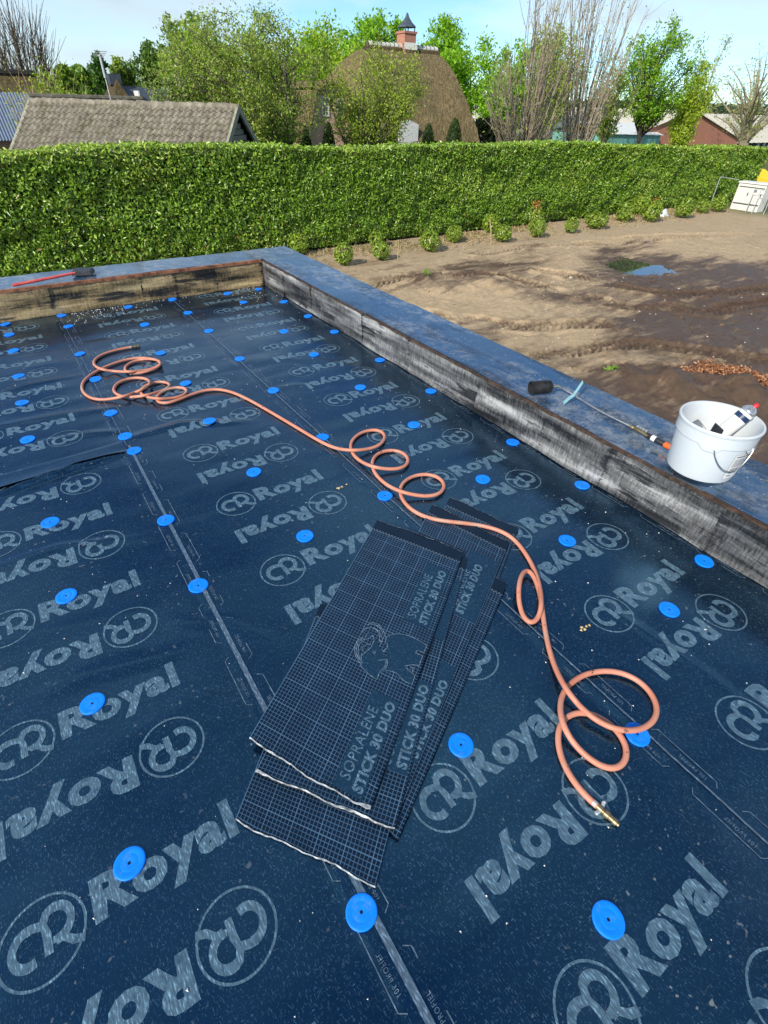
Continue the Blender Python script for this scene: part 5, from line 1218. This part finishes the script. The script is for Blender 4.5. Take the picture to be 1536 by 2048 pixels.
# torch-on sheets fanned in a pile
def sheet(name, tl, tr, br, bl, z, label, seed, lift_end=0.0, torn_top=True, torn_bot=True, thick=0.0045, curl=0.0, texts=()):
    rs = random.Random(seed); nu, nv = 22, 70
    tl, tr, br, bl = [Vector((p[0], p[1], 0)) for p in (tl, tr, br, bl)]
    wid = ((tr-tl).length+(br-bl).length)/2; ln = ((tl-bl).length+(tr-br).length)/2
    js = [rs.uniform(-1, 1) for _ in range(80)]
    def jag(u, k): return 0.005*math.sin(u*5+3*js[k])+0.0025*math.sin(u*17+3*js[k+1])+0.0008*math.sin(u*70+js[k+2])
    def zf(u, v):
        zz = z + 0.004*float(fbm(np.array(u*2.0+seed), np.array(v*4.0+seed), 2)) + lift_end*max(0, v-0.85)**2*20 + curl*max(0, 0.12-v)**2*60 + 0.006*abs(u-0.5)**2
        return zz
    def P(u, v):
        a = bl.lerp(br, u); b_ = tl.lerp(tr, u); p = a.lerp(b_, v); d = (b_-a).normalized()
        e = jag(u, 0) if v <= 0 else (jag(u, 10) if v >= 1 else 0)
        p = p + d*e; return Vector((p.x, p.y, zf(u, v)))
    vs = [P(i/nu, j/nv) for j in range(nv+1) for i in range(nu+1)]
    root = empty(name, (vs[0].x, vs[0].y, z))
    tag(root, label, 'roofing sheet', 'grid printed roofing sheets fanned in a pile')
    fs = [(j*(nu+1)+i, j*(nu+1)+i+1, (j+1)*(nu+1)+i+1, (j+1)*(nu+1)+i) for j in range(nv) for i in range(nu)]
    me = bpy.data.meshes.new('sheet_face'); me.from_pydata(vs, [], fs); me.materials.append(M['grid'])
    uvl = me.uv_layers.new(name='UVMap')
    uvs = [(i/nu*wid, j/nv*ln+(1.26-ln)) for j in range(nv+1) for i in range(nu+1)]
    for lp in me.loops: uvl.data[lp.index].uv = uvs[lp.vertex_index]
    me.shade_smooth(); link('sheet_face', me, root)
    rim = [(i, 0) for i in range(nu+1)] + [(nu, j) for j in range(1, nv+1)] + [(i, nv) for i in range(nu-1, -1, -1)] + [(0, j) for j in range(nv-1, 0, -1)]
    q_ = MB(); a = [vs[j*(nu+1)+i]-Vector((0,0,0.0004)) for i, j in rim]; b_ = [p-Vector((0,0,thick)) for p in a]; n = len(rim)
    q_.add(a+b_, [(k, (k+1) % n, n+(k+1) % n, n+k)[::-1] for k in range(n)] )
    k0 = len(q_.v); under = [p-Vector((0,0,thick)) for p in vs]
    q_.add(under, [f[::-1] for f in fs]); q_.build('bitumen_layer', M['bitumen'], root)
    for torn, v0, k in ((torn_bot, 0.0, 30), (torn_top, 1.0, 40)):
        if not torn: continue
        t_ = MB(); pts = []; w_ = []
        n2 = 40
        for i in range(n2+1):
            u = i/n2; p = P(u, v0); w = 0.0008+0.013*max(0, float(fbm(np.array(u*5+seed*2.0+k), np.array(seed*1.0), 3))-0.04)
            d = (tl-bl).normalized()*(1 if v0 == 0 else -1)
            pts += [p+Vector((0, 0, 0.0016)), p+d*w+Vector((0, 0, 0.002+0.0015*rs.random())), p-d*(0.001+0.002*rs.random())+Vector((0, 0, -0.002*rs.random()))]
        t_.add(pts, [f for i in range(n2) for f in ((i*3, i*3+1, i*3+4, i*3+3), (i*3+2, i*3, i*3+3, i*3+5))])
        t_.build('torn_edge', M['torn'], root)
    def onto(pts2d_v, fs_, u0, v0, sc):
        """pattern x runs along the sheet (towards its top), y runs to its left"""
        out = []
        for x, y, _ in pts2d_v:
            u = u0 - y*sc/wid; v = v0 + x*sc/ln; u_ = min(max(u, 0.002), 0.998); p = P(u_, min(max(v, 0.001), 0.999)); out.append((p.x, p.y, p.z+0.0012))
        return out, fs_
    if texts:
        pass
        for v0 in (0.05, 0.6):
            vs0 = [t_[4] for t_ in texts if abs(t_[4]-v0) < 0.2]; va = min(vs0)-0.012; us = [t_[3] for t_ in texts]
            pg = MB()
            def fn(a_, c_, va=va, us=us):
                p = P(min(0.985, min(us)-0.10+a_*(max(us)-min(us)+0.12)), max(0.004, min(0.99, va+c_*0.29))); return (p.x, p.y, p.z+0.0007)
            pg.grid(6, 24, fn); pg.build('print_ground', M['ground_print'], root)
    for txt, size, bold, u0, v0 in texts:
        vv, ff = text_mesh(txt, size, bold, 1.06); lo_, hi_ = bbox(vv); tgt = 0.305 if 'STICK' in txt else 0.245; vv = [((x-lo_[0])*tgt/(hi_[0]-lo_[0]), y*0.036/(hi_[1]-lo_[1]), 0) for x, y, _ in vv]; a_, f_ = onto(vv, ff, u0, v0, 1.0)
        MB().add(a_, f_).build('lettering', M['print'], root)
    return root, P, wid, ln
v2 = lambda px, py, z=0.02: at(px, py, z)
TX = [('SOPRALENE', 0.050, 0.0, 0.80, 0.605), ('STICK 30 DUO', 0.050, 0.0022, 0.91, 0.595), ('SOPRALENE', 0.050, 0.0, 0.80, 0.035), ('STICK 30 DUO', 0.050, 0.0022, 0.91, 0.02)]
TX2 = [('SOPRALENE', 0.050, 0.0, 0.74, 0.60), ('STICK 30 DUO', 0.050, 0.0022, 0.84, 0.60), ('SOPRALENE', 0.050, 0.0, 0.86, 0.14), ('STICK 30 DUO', 0.050, 0.0022, 0.97, 0.14)]
sheet('roofing_sheet', at(640,1210,.012), at(890,1230,.012), at(750,1776,.012), at(472,1637,.012), 0.012, 'grid printed roofing sheet whose torn end reaches furthest towards the blue disc', 1, torn_top=False)
sheet('roofing_sheet', at(899,996,.013), at(1037,1056,.013), at(815,1640,.013), at(640,1560,.013), 0.014, 'roofing sheet at the back of the fan, its torn top furthest from the camera', 2, torn_bot=False)
sheet('roofing_sheet', at(880,1100,.016), at(1013,1171,.016), at(797,1677,.016), at(620,1560,.016), 0.019, 'roofing sheet sticking out furthest to the right of the fan', 3, torn_bot=False)
sheet('roofing_sheet', at(864,1011,.02), at(1018,1086,.02), at(792,1640,.024), at(600,1540,.024), 0.025, 'roofing sheet under the orange hose with wide plain band at its torn top', 4, torn_bot=False, texts=TX2)
sheet('roofing_sheet', at(752,1058,.03), at(934,1120,.032), at(790,1655,.032), at(510,1548,.032), 0.033, 'ragged roofing sheet lying directly beneath the top sheet of the fan', 5, curl=0.004, thick=0.016, torn_top=False, texts=TX2)
rootA, PA, wA, lA = sheet('roofing_sheet', at(755,1040,.045), at(927,1105,.045), at(740,1620,.045), at(497,1480,.045), 0.045, 'topmost roofing sheet of the fan showing the whole elephant outline', 6, lift_end=0.004, thick=0.006, texts=TX)
# the long-tusked animal outline printed on the top sheet and cut across its left edge
def zoompts(l): return [at(640+a*260/1536, 1200+c_*200/1182, 0.047) for a, c_ in l]
MAM = [[(770,500),(780,440),(840,405),(940,398),(1040,420),(1140,465),(1262,540),(1225,632),(1190,615),(1150,600),(1128,628),(1212,668),(1170,778),(1090,768),(1005,778),(1040,830),(1125,888),(1088,1000),(1000,960),(900,860),(765,822),(795,770),(795,700),(680,712)],
       [(765,500),(800,520),(790,570),(740,608)], [(785,700),(770,780),(700,860),(672,940),(580,880),(482,780),(490,650),(600,560),(640,470),(625,412),(580,450),(525,470),(545,410),(580,370)],
       [(475,750),(420,660),(405,570),(440,480),(510,425)], [(490,730),(435,650),(425,570),(455,490),(515,440)], [(478,700),(450,620),(455,540),(515,460)],
       [(500,600),(495,560),(530,530),(600,515)], [(510,605),(500,575)],
       [(495,385),(530,335),(600,318),(660,340),(700,400),(705,480),(735,495),(738,450),(700,370),(640,325)], [(560,290),(620,262),(680,275),(740,340),(775,420),(780,470)], [(590,285),(650,280),(720,340),(745,400)],
       [(620,615),(640,605),(655,620),(640,632),(620,618)], [(1062,800),(1110,800)], [(1100,798),(1095,850)]]
lg = MB()
for pl in MAM:
    pts = zoompts(pl); fine = []
    for a, b_ in zip(pts[:-1], pts[1:]): fine += [a.lerp(b_, t/3) for t in range(3)]
    lg.ribbon(fine+[pts[-1]], 0.0028)
from mathutils.bvhtree import BVHTree
face = [c for c in rootA.children if c.name.startswith('sheet_face')][0].data
bvh = BVHTree.FromPolygons([v.co for v in face.vertices], [tuple(p.vertices) for p in face.polygons])
def settle(mb_, bvh, dz):
    out = []
    for v in mb_.v:
        h = bvh.ray_cast(Vector((v[0], v[1], 1)), Vector((0, 0, -1)))
        out.append((v[0], v[1], h[0].z+dz) if h[0] else None)
    keep = [f for f in mb_.f if all(out[i] for i in f)]
    mb_.v = [o_ or (0, 0, -0.01) for o_ in out]; mb_.f = keep
settle(lg, bvh, 0.0014); lg.build('animal_outline', M['line'], rootA)
dk = MB(); B1 = zoompts(MAM[0][:21]+[(795,770),(795,700)]); B2 = zoompts(MAM[2])
for pl in (B1, B2):
    dk = MB()
    c_ = sum(pl, Vector())/len(pl); bmm = bmesh.new(); vs_ = [bmm.verts.new(p) for p in pl]; f_ = bmm.faces.new(vs_)
    bmesh.ops.triangulate(bmm, faces=[f_]); bmm.verts.index_update(); bmesh.ops.subdivide_edges(bmm, edges=bmm.edges[:], cuts=3, use_grid_fill=True); bmm.verts.index_update()
    dk.add([v.co.copy() for v in bmm.verts], [tuple(v.index for v in f.verts) for f in bmm.faces]); bmm.free()
    settle(dk, bvh, 0.0009); dk.build('print_ground', M['ground_print'], rootA)

# ------------------------------------------------------------------ orange gas hose
def z3(l, s, ox, oy): return [(ox+a/s, oy+c_/s) for a, c_ in l]
H = z3([(680,1830),(600,1770),(520,1680),(450,1580),(410,1480),(385,1380),(390,1290),(420,1220),(480,1180),(560,1165),(640,1180),(740,1240),(830,1310),(875,1410),(880,1490),(840,1555),(770,1580),(690,1555),(600,1490),(520,1420),(460,1340),(415,1240),(400,1150),(410,1070),(440,1010),(510,940),(600,895),(720,880),(840,895),(940,940),(1030,1020),(1080,1110),(1090,1190),(1050,1260),(970,1305),(870,1315),(760,1295),(660,1240),(560,1165),(480,1070),(410,960),(360,850),(330,740),(312,640),(298,560),(290,490),(285,420),(270,340),(240,250),(205,195),(165,190),(135,240),(120,330),(122,440),(145,530),(200,590),(245,575),(280,510),(290,440),(283,360),(265,270),(230,170),(170,70),(100,0)], 3.4125, 1000, 1080)
H += z3([(1470,890),(1380,840),(1270,810),(1140,790),(1000,785),(880,770),(790,745),(700,700),(640,640),(612,580),(608,530),(622,495),(660,450),(730,415),(820,408),(900,420),(955,465),(970,510),(950,560),(890,585),(820,592),(740,580),(660,565),(590,540),(510,510),(450,450),(410,400),(390,350),(395,300),(430,255),(490,232),(560,225),(630,235),(680,275),(695,320),(670,360),(610,380),(540,382),(460,375),(380,355),(320,330),(260,285),(230,235),(225,190),(245,145),(290,105),(350,78),(420,68),(480,78),(513,110),(505,160),(470,195),(410,220),(330,235),(240,237),(150,230),(80,210),(0,172)], 3.84, 640, 840)
H += z3([(1200,755),(1120,710),(1040,665),(980,625),(920,602)], 2, 0, 480)
H += z3([(1220,445),(1120,450),(1020,485),(900,545),(830,573),(750,572),(712,535),(740,490),(820,450),(900,428),(970,438),(1000,468),(970,500),(900,530),(800,535),(700,528),(620,510),(598,480),(620,440),(690,400),(770,388),(840,398),(870,425),(840,450),(760,480),(660,505),(560,525),(470,520),(410,495),(390,455),(420,410),(490,375),(580,358),(660,362),(715,390),(705,420),(640,460),(540,500),(430,530),(320,545),(240,540),(180,500),(150,450),(160,400),(210,350),(300,305),(400,255),(520,215),(620,205),(720,215),(790,240),(795,270),(740,305),(640,335),(540,345),(485,325),(480,290),(520,250),(600,222),(700,212),(770,225),(795,255),(770,285),(690,310),(590,325),(450,325),(330,315),(260,290),(237,255),(260,215),(330,180),(420,155),(500,137),(556,130)], 3.84, 120, 660)
HR = 0.0099
base = [at(a, c_, 0.02) for a, c_ in H]
def catmull(P, per=5):
    out = []
    for i in range(len(P)-1):
        p0, p1, p2, p3 = P[max(i-1, 0)], P[i], P[i+1], P[min(i+2, len(P)-1)]
        for k in range(per):
            t = k/per; out.append(0.5*((2*p1)+(p2-p0)*t+(2*p0-5*p1+4*p2-p3)*t*t+(3*p1-p0-3*p2+p3)*t**3))
    return out+[P[-1]]
# light smoothing then find where the hose crosses itself and lift the later pass
for _ in range(2): base = [base[0]]+[(base[i-1]+base[i]*2+base[i+1])/4 for i in range(1, len(base)-1)]+[base[-1]]
hp = catmull(base, 5); arr = np.array([p[:2] for p in hp]); n = len(hp)
seg = np.hypot(*(arr[1:]-arr[:-1]).T); s_ = np.concatenate([[0], np.cumsum(seg)])
lift = np.zeros(n)
for i in range(n-1):
    for j in range(i+12, n-1):
        a, b_, c_, d_ = arr[i], arr[i+1], arr[j], arr[j+1]
        r_ = b_-a; q_ = d_-c_; den = r_[0]*q_[1]-r_[1]*q_[0]
        if abs(den) < 1e-12: continue
        t = ((c_-a)[0]*q_[1]-(c_-a)[1]*q_[0])/den; u = ((c_-a)[0]*r_[1]-(c_-a)[1]*r_[0])/den
        if 0 <= t <= 1 and 0 <= u <= 1: lift = np.maximum(lift, 2.2*HR*np.exp(-((s_-s_[j])/0.075)**2))
lift += 0.018*np.exp(-((s_-s_[n*47//len(H)//1 if False else 0])/1e9)**2)*0
SHX = [(c.x, c.y) for c in ()]
gzr = mz(arr[:, 0], arr[:, 1])
# rest on the sheets where it crosses the pile
on = np.zeros(n)
sheets = [BVHTree.FromPolygons([o_.matrix_world @ v.co if False else v.co for v in o_.data.vertices], [tuple(p_.vertices) for p_ in o_.data.polygons]) for o_ in bpy.data.objects if o_.name.startswith('sheet_face')]
for i, p in enumerate(hp):
    for b_ in sheets:
        h = b_.ray_cast(Vector((p.x, p.y, 1)), Vector((0, 0, -1)))
        if h[0]: on[i] = max(on[i], h[0].z)
ker = np.exp(-np.linspace(-2, 2, 17)**2); ker /= ker.sum(); on = np.convolve(np.maximum(on, 0), ker, 'same')*1.05
zh = np.maximum(gzr+0.006, on)+HR+lift
loopz = np.zeros(n); k = int(52/len(H)*n); loopz += 0.032*np.exp(-((s_-s_[k])/0.11)**2)
for frac in (100, 84, 116, 28): loopz += 0.006*np.exp(-((s_-s_[int(frac/len(H)*n)])/0.10)**2)
zh = zh+loopz
hpp = []
for i, p in enumerate(hp):      # keep the hose on its line of sight while it is raised
    v = Vector((p.x, p.y, 0.02-CAM_H)); t = (zh[i]-CAM_H)/(0.02-CAM_H); hpp.append(Vector((v.x*t, v.y*t, zh[i])))
hose = empty('gas_hose', hpp[0]); tag(hose, 'coiled orange rubber gas hose snaking over the felt with metal ends', 'hose')
MB().tube(hpp, HR, 12).build('tube', M['hose'], hose, True)
def coupling(a, d, name, wing):
    z_ = Vector((0, 0, 1)); s = z_.cross(d).normalized(); u = d.cross(s); Mx = Matrix(((s.x, u.x, d.x, a.x), (s.y, u.y, d.y, a.y), (s.z, u.z, d.z, a.z), (0, 0, 0, 1))) @ Matrix.Scale(0.72, 4)
    q = MB(); q.lathe([(0.0115, -.012), (0.0145, -.010), (0.0145, .012), (0.0120, .014), (0.0120, .020), (0.016, .022), (0.016, .040), (0.0125, .042), (0.0125, .058), (0.0145, .060), (0.0145, .074), (0.009, .076), (0.009, .084), (0.004, .084)], 14, Mx, True)
    c_ = q.build(name, M['brass'], hose, True)
    q = MB(); q.lathe([(0.0128, -.03), (0.0138, -.03), (0.0138, -.016), (0.0128, -.016)], 14, Mx)
    if wing:
        for sx_ in (-1, 1): q.tube([Mx @ Vector((sx_*.012, 0, .005)), Mx @ Vector((sx_*.030, .004, .0)), Mx @ Vector((sx_*.034, .010, .004))], [.006, .0055, .004], 7)
    q.build('hose_clamp', M['galv'], c_, True)
coupling(hpp[0], (hpp[0]-hpp[4]).normalized(), 'coupling', True); coupling(hpp[-1], (hpp[-1]-hpp[-5]).normalized(), 'coupling', False)

# ------------------------------------------------------------------ white bucket and what is in it
bc = at(1397, 934, HP+.01); ZB = HP+0.012
bk = empty('bucket', (bc.x, bc.y, ZB)); tag(bk, 'white plastic bucket with tools in it on the right parapet', 'bucket')
BH, RB, RT = 0.262, 0.146, 0.168
T = Matrix.Translation((bc.x, bc.y, ZB))
q = MB(); q.lathe([(0.001, .004), (RB-.012, .0), (RB-.003, .004), (RB, .014), (RT-.006, BH-.075), (RT-.006, BH-.072), (RT+.001, BH-.070), (RT+.0015, BH-.018), (RT+.006, BH-.016), (RT+.0075, BH-.006), (RT+.004, BH), (RT-.003, BH-.001), (RT-.008, BH-.02), (RB-.004, .02), (RB-.012, .012), (0.001, .010)], 72, T)
q.build('tub', M['bucket'], bk, True)
# rim skirt with lugs for the handle; the handle hangs down the near side
def cyl(a, z, r): return T @ Vector((r*math.cos(R(a)), r*math.sin(R(a)), z))
A1, A2 = -182, -104
q = MB()
for ac in (A1+24, A2+14):
    for i in range(10):
        a0, a1 = ac-17+i*3.4, ac-17+(i+1)*3.4
        d0 = 0.022*min(1, 4*min(i, 10-i)/10); d1 = 0.022*min(1, 4*min(i+1, 9-i)/10)
        q.add([cyl(a0, BH-.068, RT+.004), cyl(a1, BH-.068, RT+.004), cyl(a1, BH-.070-d1, RT+.003), cyl(a0, BH-.070-d0, RT+.003)], [(0,3,2,1)])
q.build('rim_lug', M['bucket'], bk)
hs_, he_ = A1+30, A2+12
q = MB(); pts = []
for i in range(25):
    t = i/24; a_ = hs_+(he_-hs_)*t; pts.append(cyl(a_, BH-.075-0.090*math.sin(math.pi*t)**0.8, RT+.008+0.010*math.sin(math.pi*t)))
q.tube(pts, 0.0024, 7); q.build('handle', M['steel'], bk, True)
for a_ in (hs_, he_):
    MB().lathe([(.0, -.002), (.007, -.002), (.007, .004), (.0, .006)], 10, Matrix.Translation(cyl(a_, BH-.075, RT+.004)) @ Vector((math.cos(R(a_)), math.sin(R(a_)), 0)).to_track_quat('Z', 'Y').to_matrix().to_4x4()).build('handle_pivot', M['bucket'], bk, True)
# paper label with its small print and bar code on the camera side
la0, la1, lz0, lz1 = -116, -80, .03, .165
def lab(u, v, e): z = lz0+(lz1-lz0)*v; r = RB+(RT-.006-RB)*(z-.014)/(BH-.09)+e; return cyl(la0+(la1-la0)*u, z, r)
q = MB(); q.grid(14, 3, lambda u, v: lab(u, v, .0012)); lbl = q.build('label', M['label_white'], bk, True)
q = MB()
def bar(u0, u1, v0, v1):
    k = max(1, int((u1-u0)*16)); q.grid(k, 1, lambda u, v: lab(u0+(u1-u0)*u, v0+(v1-v0)*v, .0022))
bar(0, 1, 0, .012); bar(0, 1, .988, 1); bar(0, .02, .012, .988); bar(.98, 1, .012, .988); bar(.10, .80, .88, .93)
for i in range(8): bar(.10, .62+.28*((i*37) % 10)/10, .50+.042*i, .518+.042*i)
x_ = .14
rs = random.Random(9)
while x_ < .62: w_ = rs.choice((.012, .02, .03)); bar(x_, x_+w_, .22, .44); x_ += w_+rs.choice((.012, .02))
for i in range(4): bar(.14+.07*i, .19+.07*i, .10, .16)
q.build('label_print', M['grey_print'], lbl)
# spray can leaning on the rim
d_ = Vector((.44, -.29, .80)).normalized(); ca = T @ Vector((.088, -.058, BH+.035))-d_*.085; Mx = Matrix.Translation(ca) @ d_.to_track_quat('Z', 'Y').to_matrix().to_4x4()
sc_ = empty('spray_can', ca); tag(sc_, 'spray can with red cap leaning on the rim inside the white bucket', 'spray can')
MB().lathe([(.001, -.075), (.0325, -.075), (.0335, -.07), (.0335, .075)], 28, Mx).build('body', M['white'], sc_, True)
MB().lathe([(.0337, .040), (.0337, .062)], 28, Mx).build('band', M['navy'], sc_, True)
MB().lathe([(.0335, .075), (.0352, .079), (.0352, .085), (.033, .089), (.026, .100), (.017, .107), (.0165, .109), (.014, .110), (.001, .110)], 28, Mx).build('shoulder', M['can'], sc_, True)
MB().lathe([(.011, .109), (.0115, .120), (.0100, .1215), (.0085, .127), (.006, .129), (.001, .129)], 20, Mx).build('cap', M['red'], sc_, True)
# roll of tape and folded strap in the bucket
tp_ = T @ Vector((-.055, .035, .185)); Mx = Matrix.Translation(tp_) @ Vector((.45, -.5, .75)).to_track_quat('Z', 'Y').to_matrix().to_4x4()
to = empty('tape_roll', tp_); tag(to, 'grey tape roll standing inside the white bucket', 'tape roll')
MB().lathe([(.030, -.02), (.062, -.02), (.062, .02), (.030, .02), (.030, -.02)], 30, Mx).build('roll', M['grey_print'], to)
MB().lathe([(.026, -.021), (.030, -.021), (.030, .021), (.026, .021)], 24, Mx).build('core', M['label_white'], to)
q = MB(); pts = [(-.035, -.02, .12), (-.01, -.02, .165), (.02, -.015, .205), (.045, -.01, .20), (.04, -.01, .175), (.015, -.015, .14)]
bl_ = empty('strap', T @ Vector((0, 0, .15))); tag(bl_, 'folded black strap sticking up inside the white bucket', 'strap')
vs = []; wv = Vector((.030, .048, 0))
for p in catmull([Vector(p) for p in pts], 5): c_ = T @ (p+Vector((-.055, .0, .025))); vs += [c_-wv*.6, c_+wv*.6, c_+wv*.6+Vector((0, 0, -.003)), c_-wv*.6+Vector((0, 0, -.003))]
nn = len(vs)//4; q.add(vs, [(4*i+k, 4*i+4+k, 4*i+4+(k+1) % 4, 4*i+(k+1) % 4) for i in range(nn-1) for k in range(4)]); q.build('band', M['black'], bl_, True)
q = MB(); q.lathe([(.001, .02), (.12, .022), (.135, .03), (.10, .05), (.05, .065), (.001, .06)], 26, T); o = q.build('rubble', M['bitumen'], smooth=True); tag(o, 'dark scraps lying on the bottom of the white bucket', 'scraps', kind='stuff')
q = MB(); q.lathe([(.001, -.006), (.085, -.006), (.088, 0), (.085, .006), (.001, .006)], 30, T @ Matrix.Translation((.02, -.0, .105)) @ Vector((-.3, .1, .9)).to_track_quat('Z', 'Y').to_matrix().to_4x4())
o = q.build('cutting_disc', M['grey_print'], smooth=True); tag(o, 'grey round disc lying on the tools in the white bucket', 'disc')

# ------------------------------------------------------------------ gas torch lying on the right parapet
tz = HP+.012
def cp(px, py, z): return at(px, py, z)
tr = empty('gas_torch', cp(1080, 772, tz+.045)); tag(tr, 'roofing gas torch with sooty burner lying on the right parapet', 'gas torch')
b0, b1_ = cp(1063, 776, tz+.045), cp(1103, 773, tz+.048); d_ = (b1_-b0).normalized(); Mx = Matrix.Translation(b0) @ d_.to_track_quat('Z', 'Y').to_matrix().to_4x4(); ln = (b1_-b0).length
MB().lathe([(.034, -.006), (.0395, -.006), (.0405, .0), (.0395, .01), (.0395, ln*.86), (.036, ln*.94), (.02, ln), (.012, ln+.008), (.010, ln+.012), (.010, ln+.0)], 26, Mx).build('burner', M['soot'], tr, True)
MB().lathe([(.034, -.006), (.034, ln*.7), (.001, ln*.72)], 22, Mx).build('burner_inside', M['dark_inside'], tr, True)
MB().lathe([(.0105, ln+.004), (.0125, ln+.006), (.0125, ln+.022), (.008, ln+.024), (.008, ln+.05)], 10, Mx).build('nozzle', M['steel'], tr, True)
pp = [b1_+d_*.045, cp(1125, 777, tz+.055), cp(1140, 785, tz+.052), cp(1152, 793, tz+.045), cp(1200, 822, tz+.036), cp(1262, 853, tz+.028)]
MB().tube(catmull(pp, 4), 0.0048, 8).build('lance', M['steel'], tr, True)
# stand bracket: teal flat strip bent like a flattened V straddling the lance
q = MB(); a, m_, b_ = cp(1166, 763, tz+.075), cp(1148, 789, tz+.052), cp(1127, 806, tz+.006); w_ = Vector((.026, .028, 0))
vs = []
for p in (a, a.lerp(m_, .5), m_, m_.lerp(b_, .5)+Vector((0, 0, .004)), b_): vs += [p-w_*.5, p+w_*.5, p+w_*.5-Vector((0, 0, .003)), p-w_*.5-Vector((0, 0, .003))]
q.add(vs, [(4*i+k, 4*i+4+k, 4*i+4+(k+1) % 4, 4*i+(k+1) % 4) for i in range(4) for k in range(4)]+[(0,1,2,3), (16,19,18,17)]); q.build('stand_bracket', M['teal'], tr)
g0, g1 = cp(1260, 852, tz+.028), cp(1347, 898, tz+.024); d_ = (g1-g0).normalized(); Mx = Matrix.Translation(g0) @ d_.to_track_quat('Z', 'Y').to_matrix().to_4x4(); L_ = (g1-g0).length
MB().lathe([(.006, 0), (.010, .004), (.010, .022), (.0075, .026), (.0125, .034), (.0125, .06), (.009, .066), (.009, L_*.42)], 12, Mx, True).build('valve_body', M['brass'], tr, True)
s_v = Vector((0, 0, 1)).cross(d_).normalized()
MB().tube([g0+d_*.03-s_v*.014+Vector((0, 0, .008)), g0+d_*(L_*.25)-s_v*.020+Vector((0, 0, .012)), g0+d_*(L_*.46)-s_v*.018+Vector((0, 0, .006))], [.005, .0075, .006], 8).build('trigger_lever', M['brass'], tr, True)
q = MB()
for k in range(4): q.lathe([(.001, -.007), (.009, -.007), (.010, 0), (.009, .007), (.001, .007)], 10, Matrix.Translation(g0+d_*(.035+.017*k)+s_v*.018+Vector((0, 0, .006))) @ d_.to_track_quat('Z', 'Y').to_matrix().to_4x4())
q.build('regulator_knob', M['can'], tr, True)
MB().lathe([(.008, L_*.38), (.0135, L_*.40), (.0145, L_*.55), (.0135, L_*.78), (.012, L_*.80)], 14, Mx, True).build('grip', M['black'], tr, True)
MB().lathe([(.0150, L_*.52), (.0152, L_*.53), (.0152, L_*.60), (.0150, L_*.61)], 14, Mx).build('grip_sticker', M['label_white'], tr, True)
MB().lathe([(.012, L_*.80), (.0145, L_*.81), (.0145, L_*.92), (.010, L_*.94), (.009, L_*.95)], 12, Mx, True).build('orange_collar', M['orange'], tr, True)
MB().lathe([(.0095, L_*.94), (.0115, L_*.96), (.0115, L_*1.06), (.007, L_*1.07)], 8, Mx, True).build('hose_nut', M['brass'], tr, True)

# ------------------------------------------------------------------ red handled tool on the back parapet
tz = HP+.011
ro = empty('roller', cp(155, 548, tz+.03)); tag(ro, 'red handled tool with black head lying on the back parapet', 'hand tool')
a, b_ = cp(25, 571, tz+.018), cp(150, 546, tz+.045)
MB().tube([a, a.lerp(b_, .05), a.lerp(b_, .5), b_], [.011, .013, .012, .011], 10).build('handle', M['red_handle'], ro, True)
h0, h1 = cp(143, 553, tz+.004), cp(184, 552, tz+.004); ax_ = (h1-h0).normalized(); ay_ = Vector((-ax_.y, ax_.x, 0)); Wd = (h1-h0).length
q = MB(); vs = []
for (u, v, z) in ((0,0,0), (Wd,0,0), (Wd,.14,0), (0,.14,0), (.012,.006,.028), (Wd-.012,.006,.028), (Wd-.012,.134,.034), (.012,.134,.034)): p = h0+ax_*u+ay_*v; vs.append((p.x, p.y, p.z+z+.012))
q.add(vs, [(0,3,2,1), (4,5,6,7), (0,1,5,4), (1,2,6,5), (2,3,7,6), (3,0,4,7)]); hd = q.build('head', M['black'], ro)
q = MB()
for i in range(9):
    u = .01+(Wd-.02)*i/8
    for v in (.01, .05, .09, .13): p = h0+ax_*u+ay_*v; q.tube([(p.x, p.y, p.z-.001), (p.x, p.y, p.z+.013)], .005, 4)
q.build('bristles', M['black'], hd)

# ------------------------------------------------------------------ litter on the felt
def scatter(n, fn, smin, smax, zoff):
    q_ = MB(); P_ = [fn() for _ in range(n)]; zz_ = mz(np.array([p[0] for p in P_]), np.array([p[1] for p in P_]))
    for (x, y), z in zip(P_, zz_):
        s = random.uniform(smin, smax); a0 = random.uniform(0, 6.28)
        pts = [(x+s*math.cos(a0+k*2.09)*random.uniform(.6, 1.2), y+s*math.sin(a0+k*2.09)*random.uniform(.6, 1.2), z+zoff) for k in range(3)]; q_.add(pts+[(x, y, z+zoff+s*.8)], [(0,1,3), (1,2,3), (2,0,3)])
    return q_
def near_px(l, sx_, sy_):
    def f():
        p = at(*random.choice(l), 0); return (p.x+random.gauss(0, sx_), min(p.y+random.gauss(0, sy_), YB-.06))
    return f
o = scatter(190, near_px([(180,628),(205,618),(190,622),(215,627),(170,638),(235,625),(310,600),(500,580),(530,590)], .14, .11), .002, .007, .006).build('foam_crumbs', M['crumb']); tag(o, 'white foam crumbs scattered along the back edge of the felt', 'crumbs', kind='stuff')
o = scatter(420, lambda: (random.uniform(-1.2, 2.2), random.uniform(-.3, 5.6)), .0015, .0045, .006).build('grit', M['crumb']); tag(o, 'pale grit scattered over the felt', 'grit', kind='stuff')
for (px, py, lab_) in ((683, 977, 'small tan clod on the felt left of the hose loops'), (1172, 1255, 'dry twisted leaf on the felt right of the tall hose loop')):
    p = at(px, py, 0); q = MB(); z = float(mz(p.x, p.y))+.008
    for k in range(5): d_ = Vector((random.gauss(0, .012), random.gauss(0, .008), 0)); q.add([v*random.uniform(.06, .12)+Vector((p.x, p.y, z))+d_ for v in base_v], base_f)
    o = q.build('debris_clod', M['straw'], smooth=True); tag(o, lab_, 'debris')
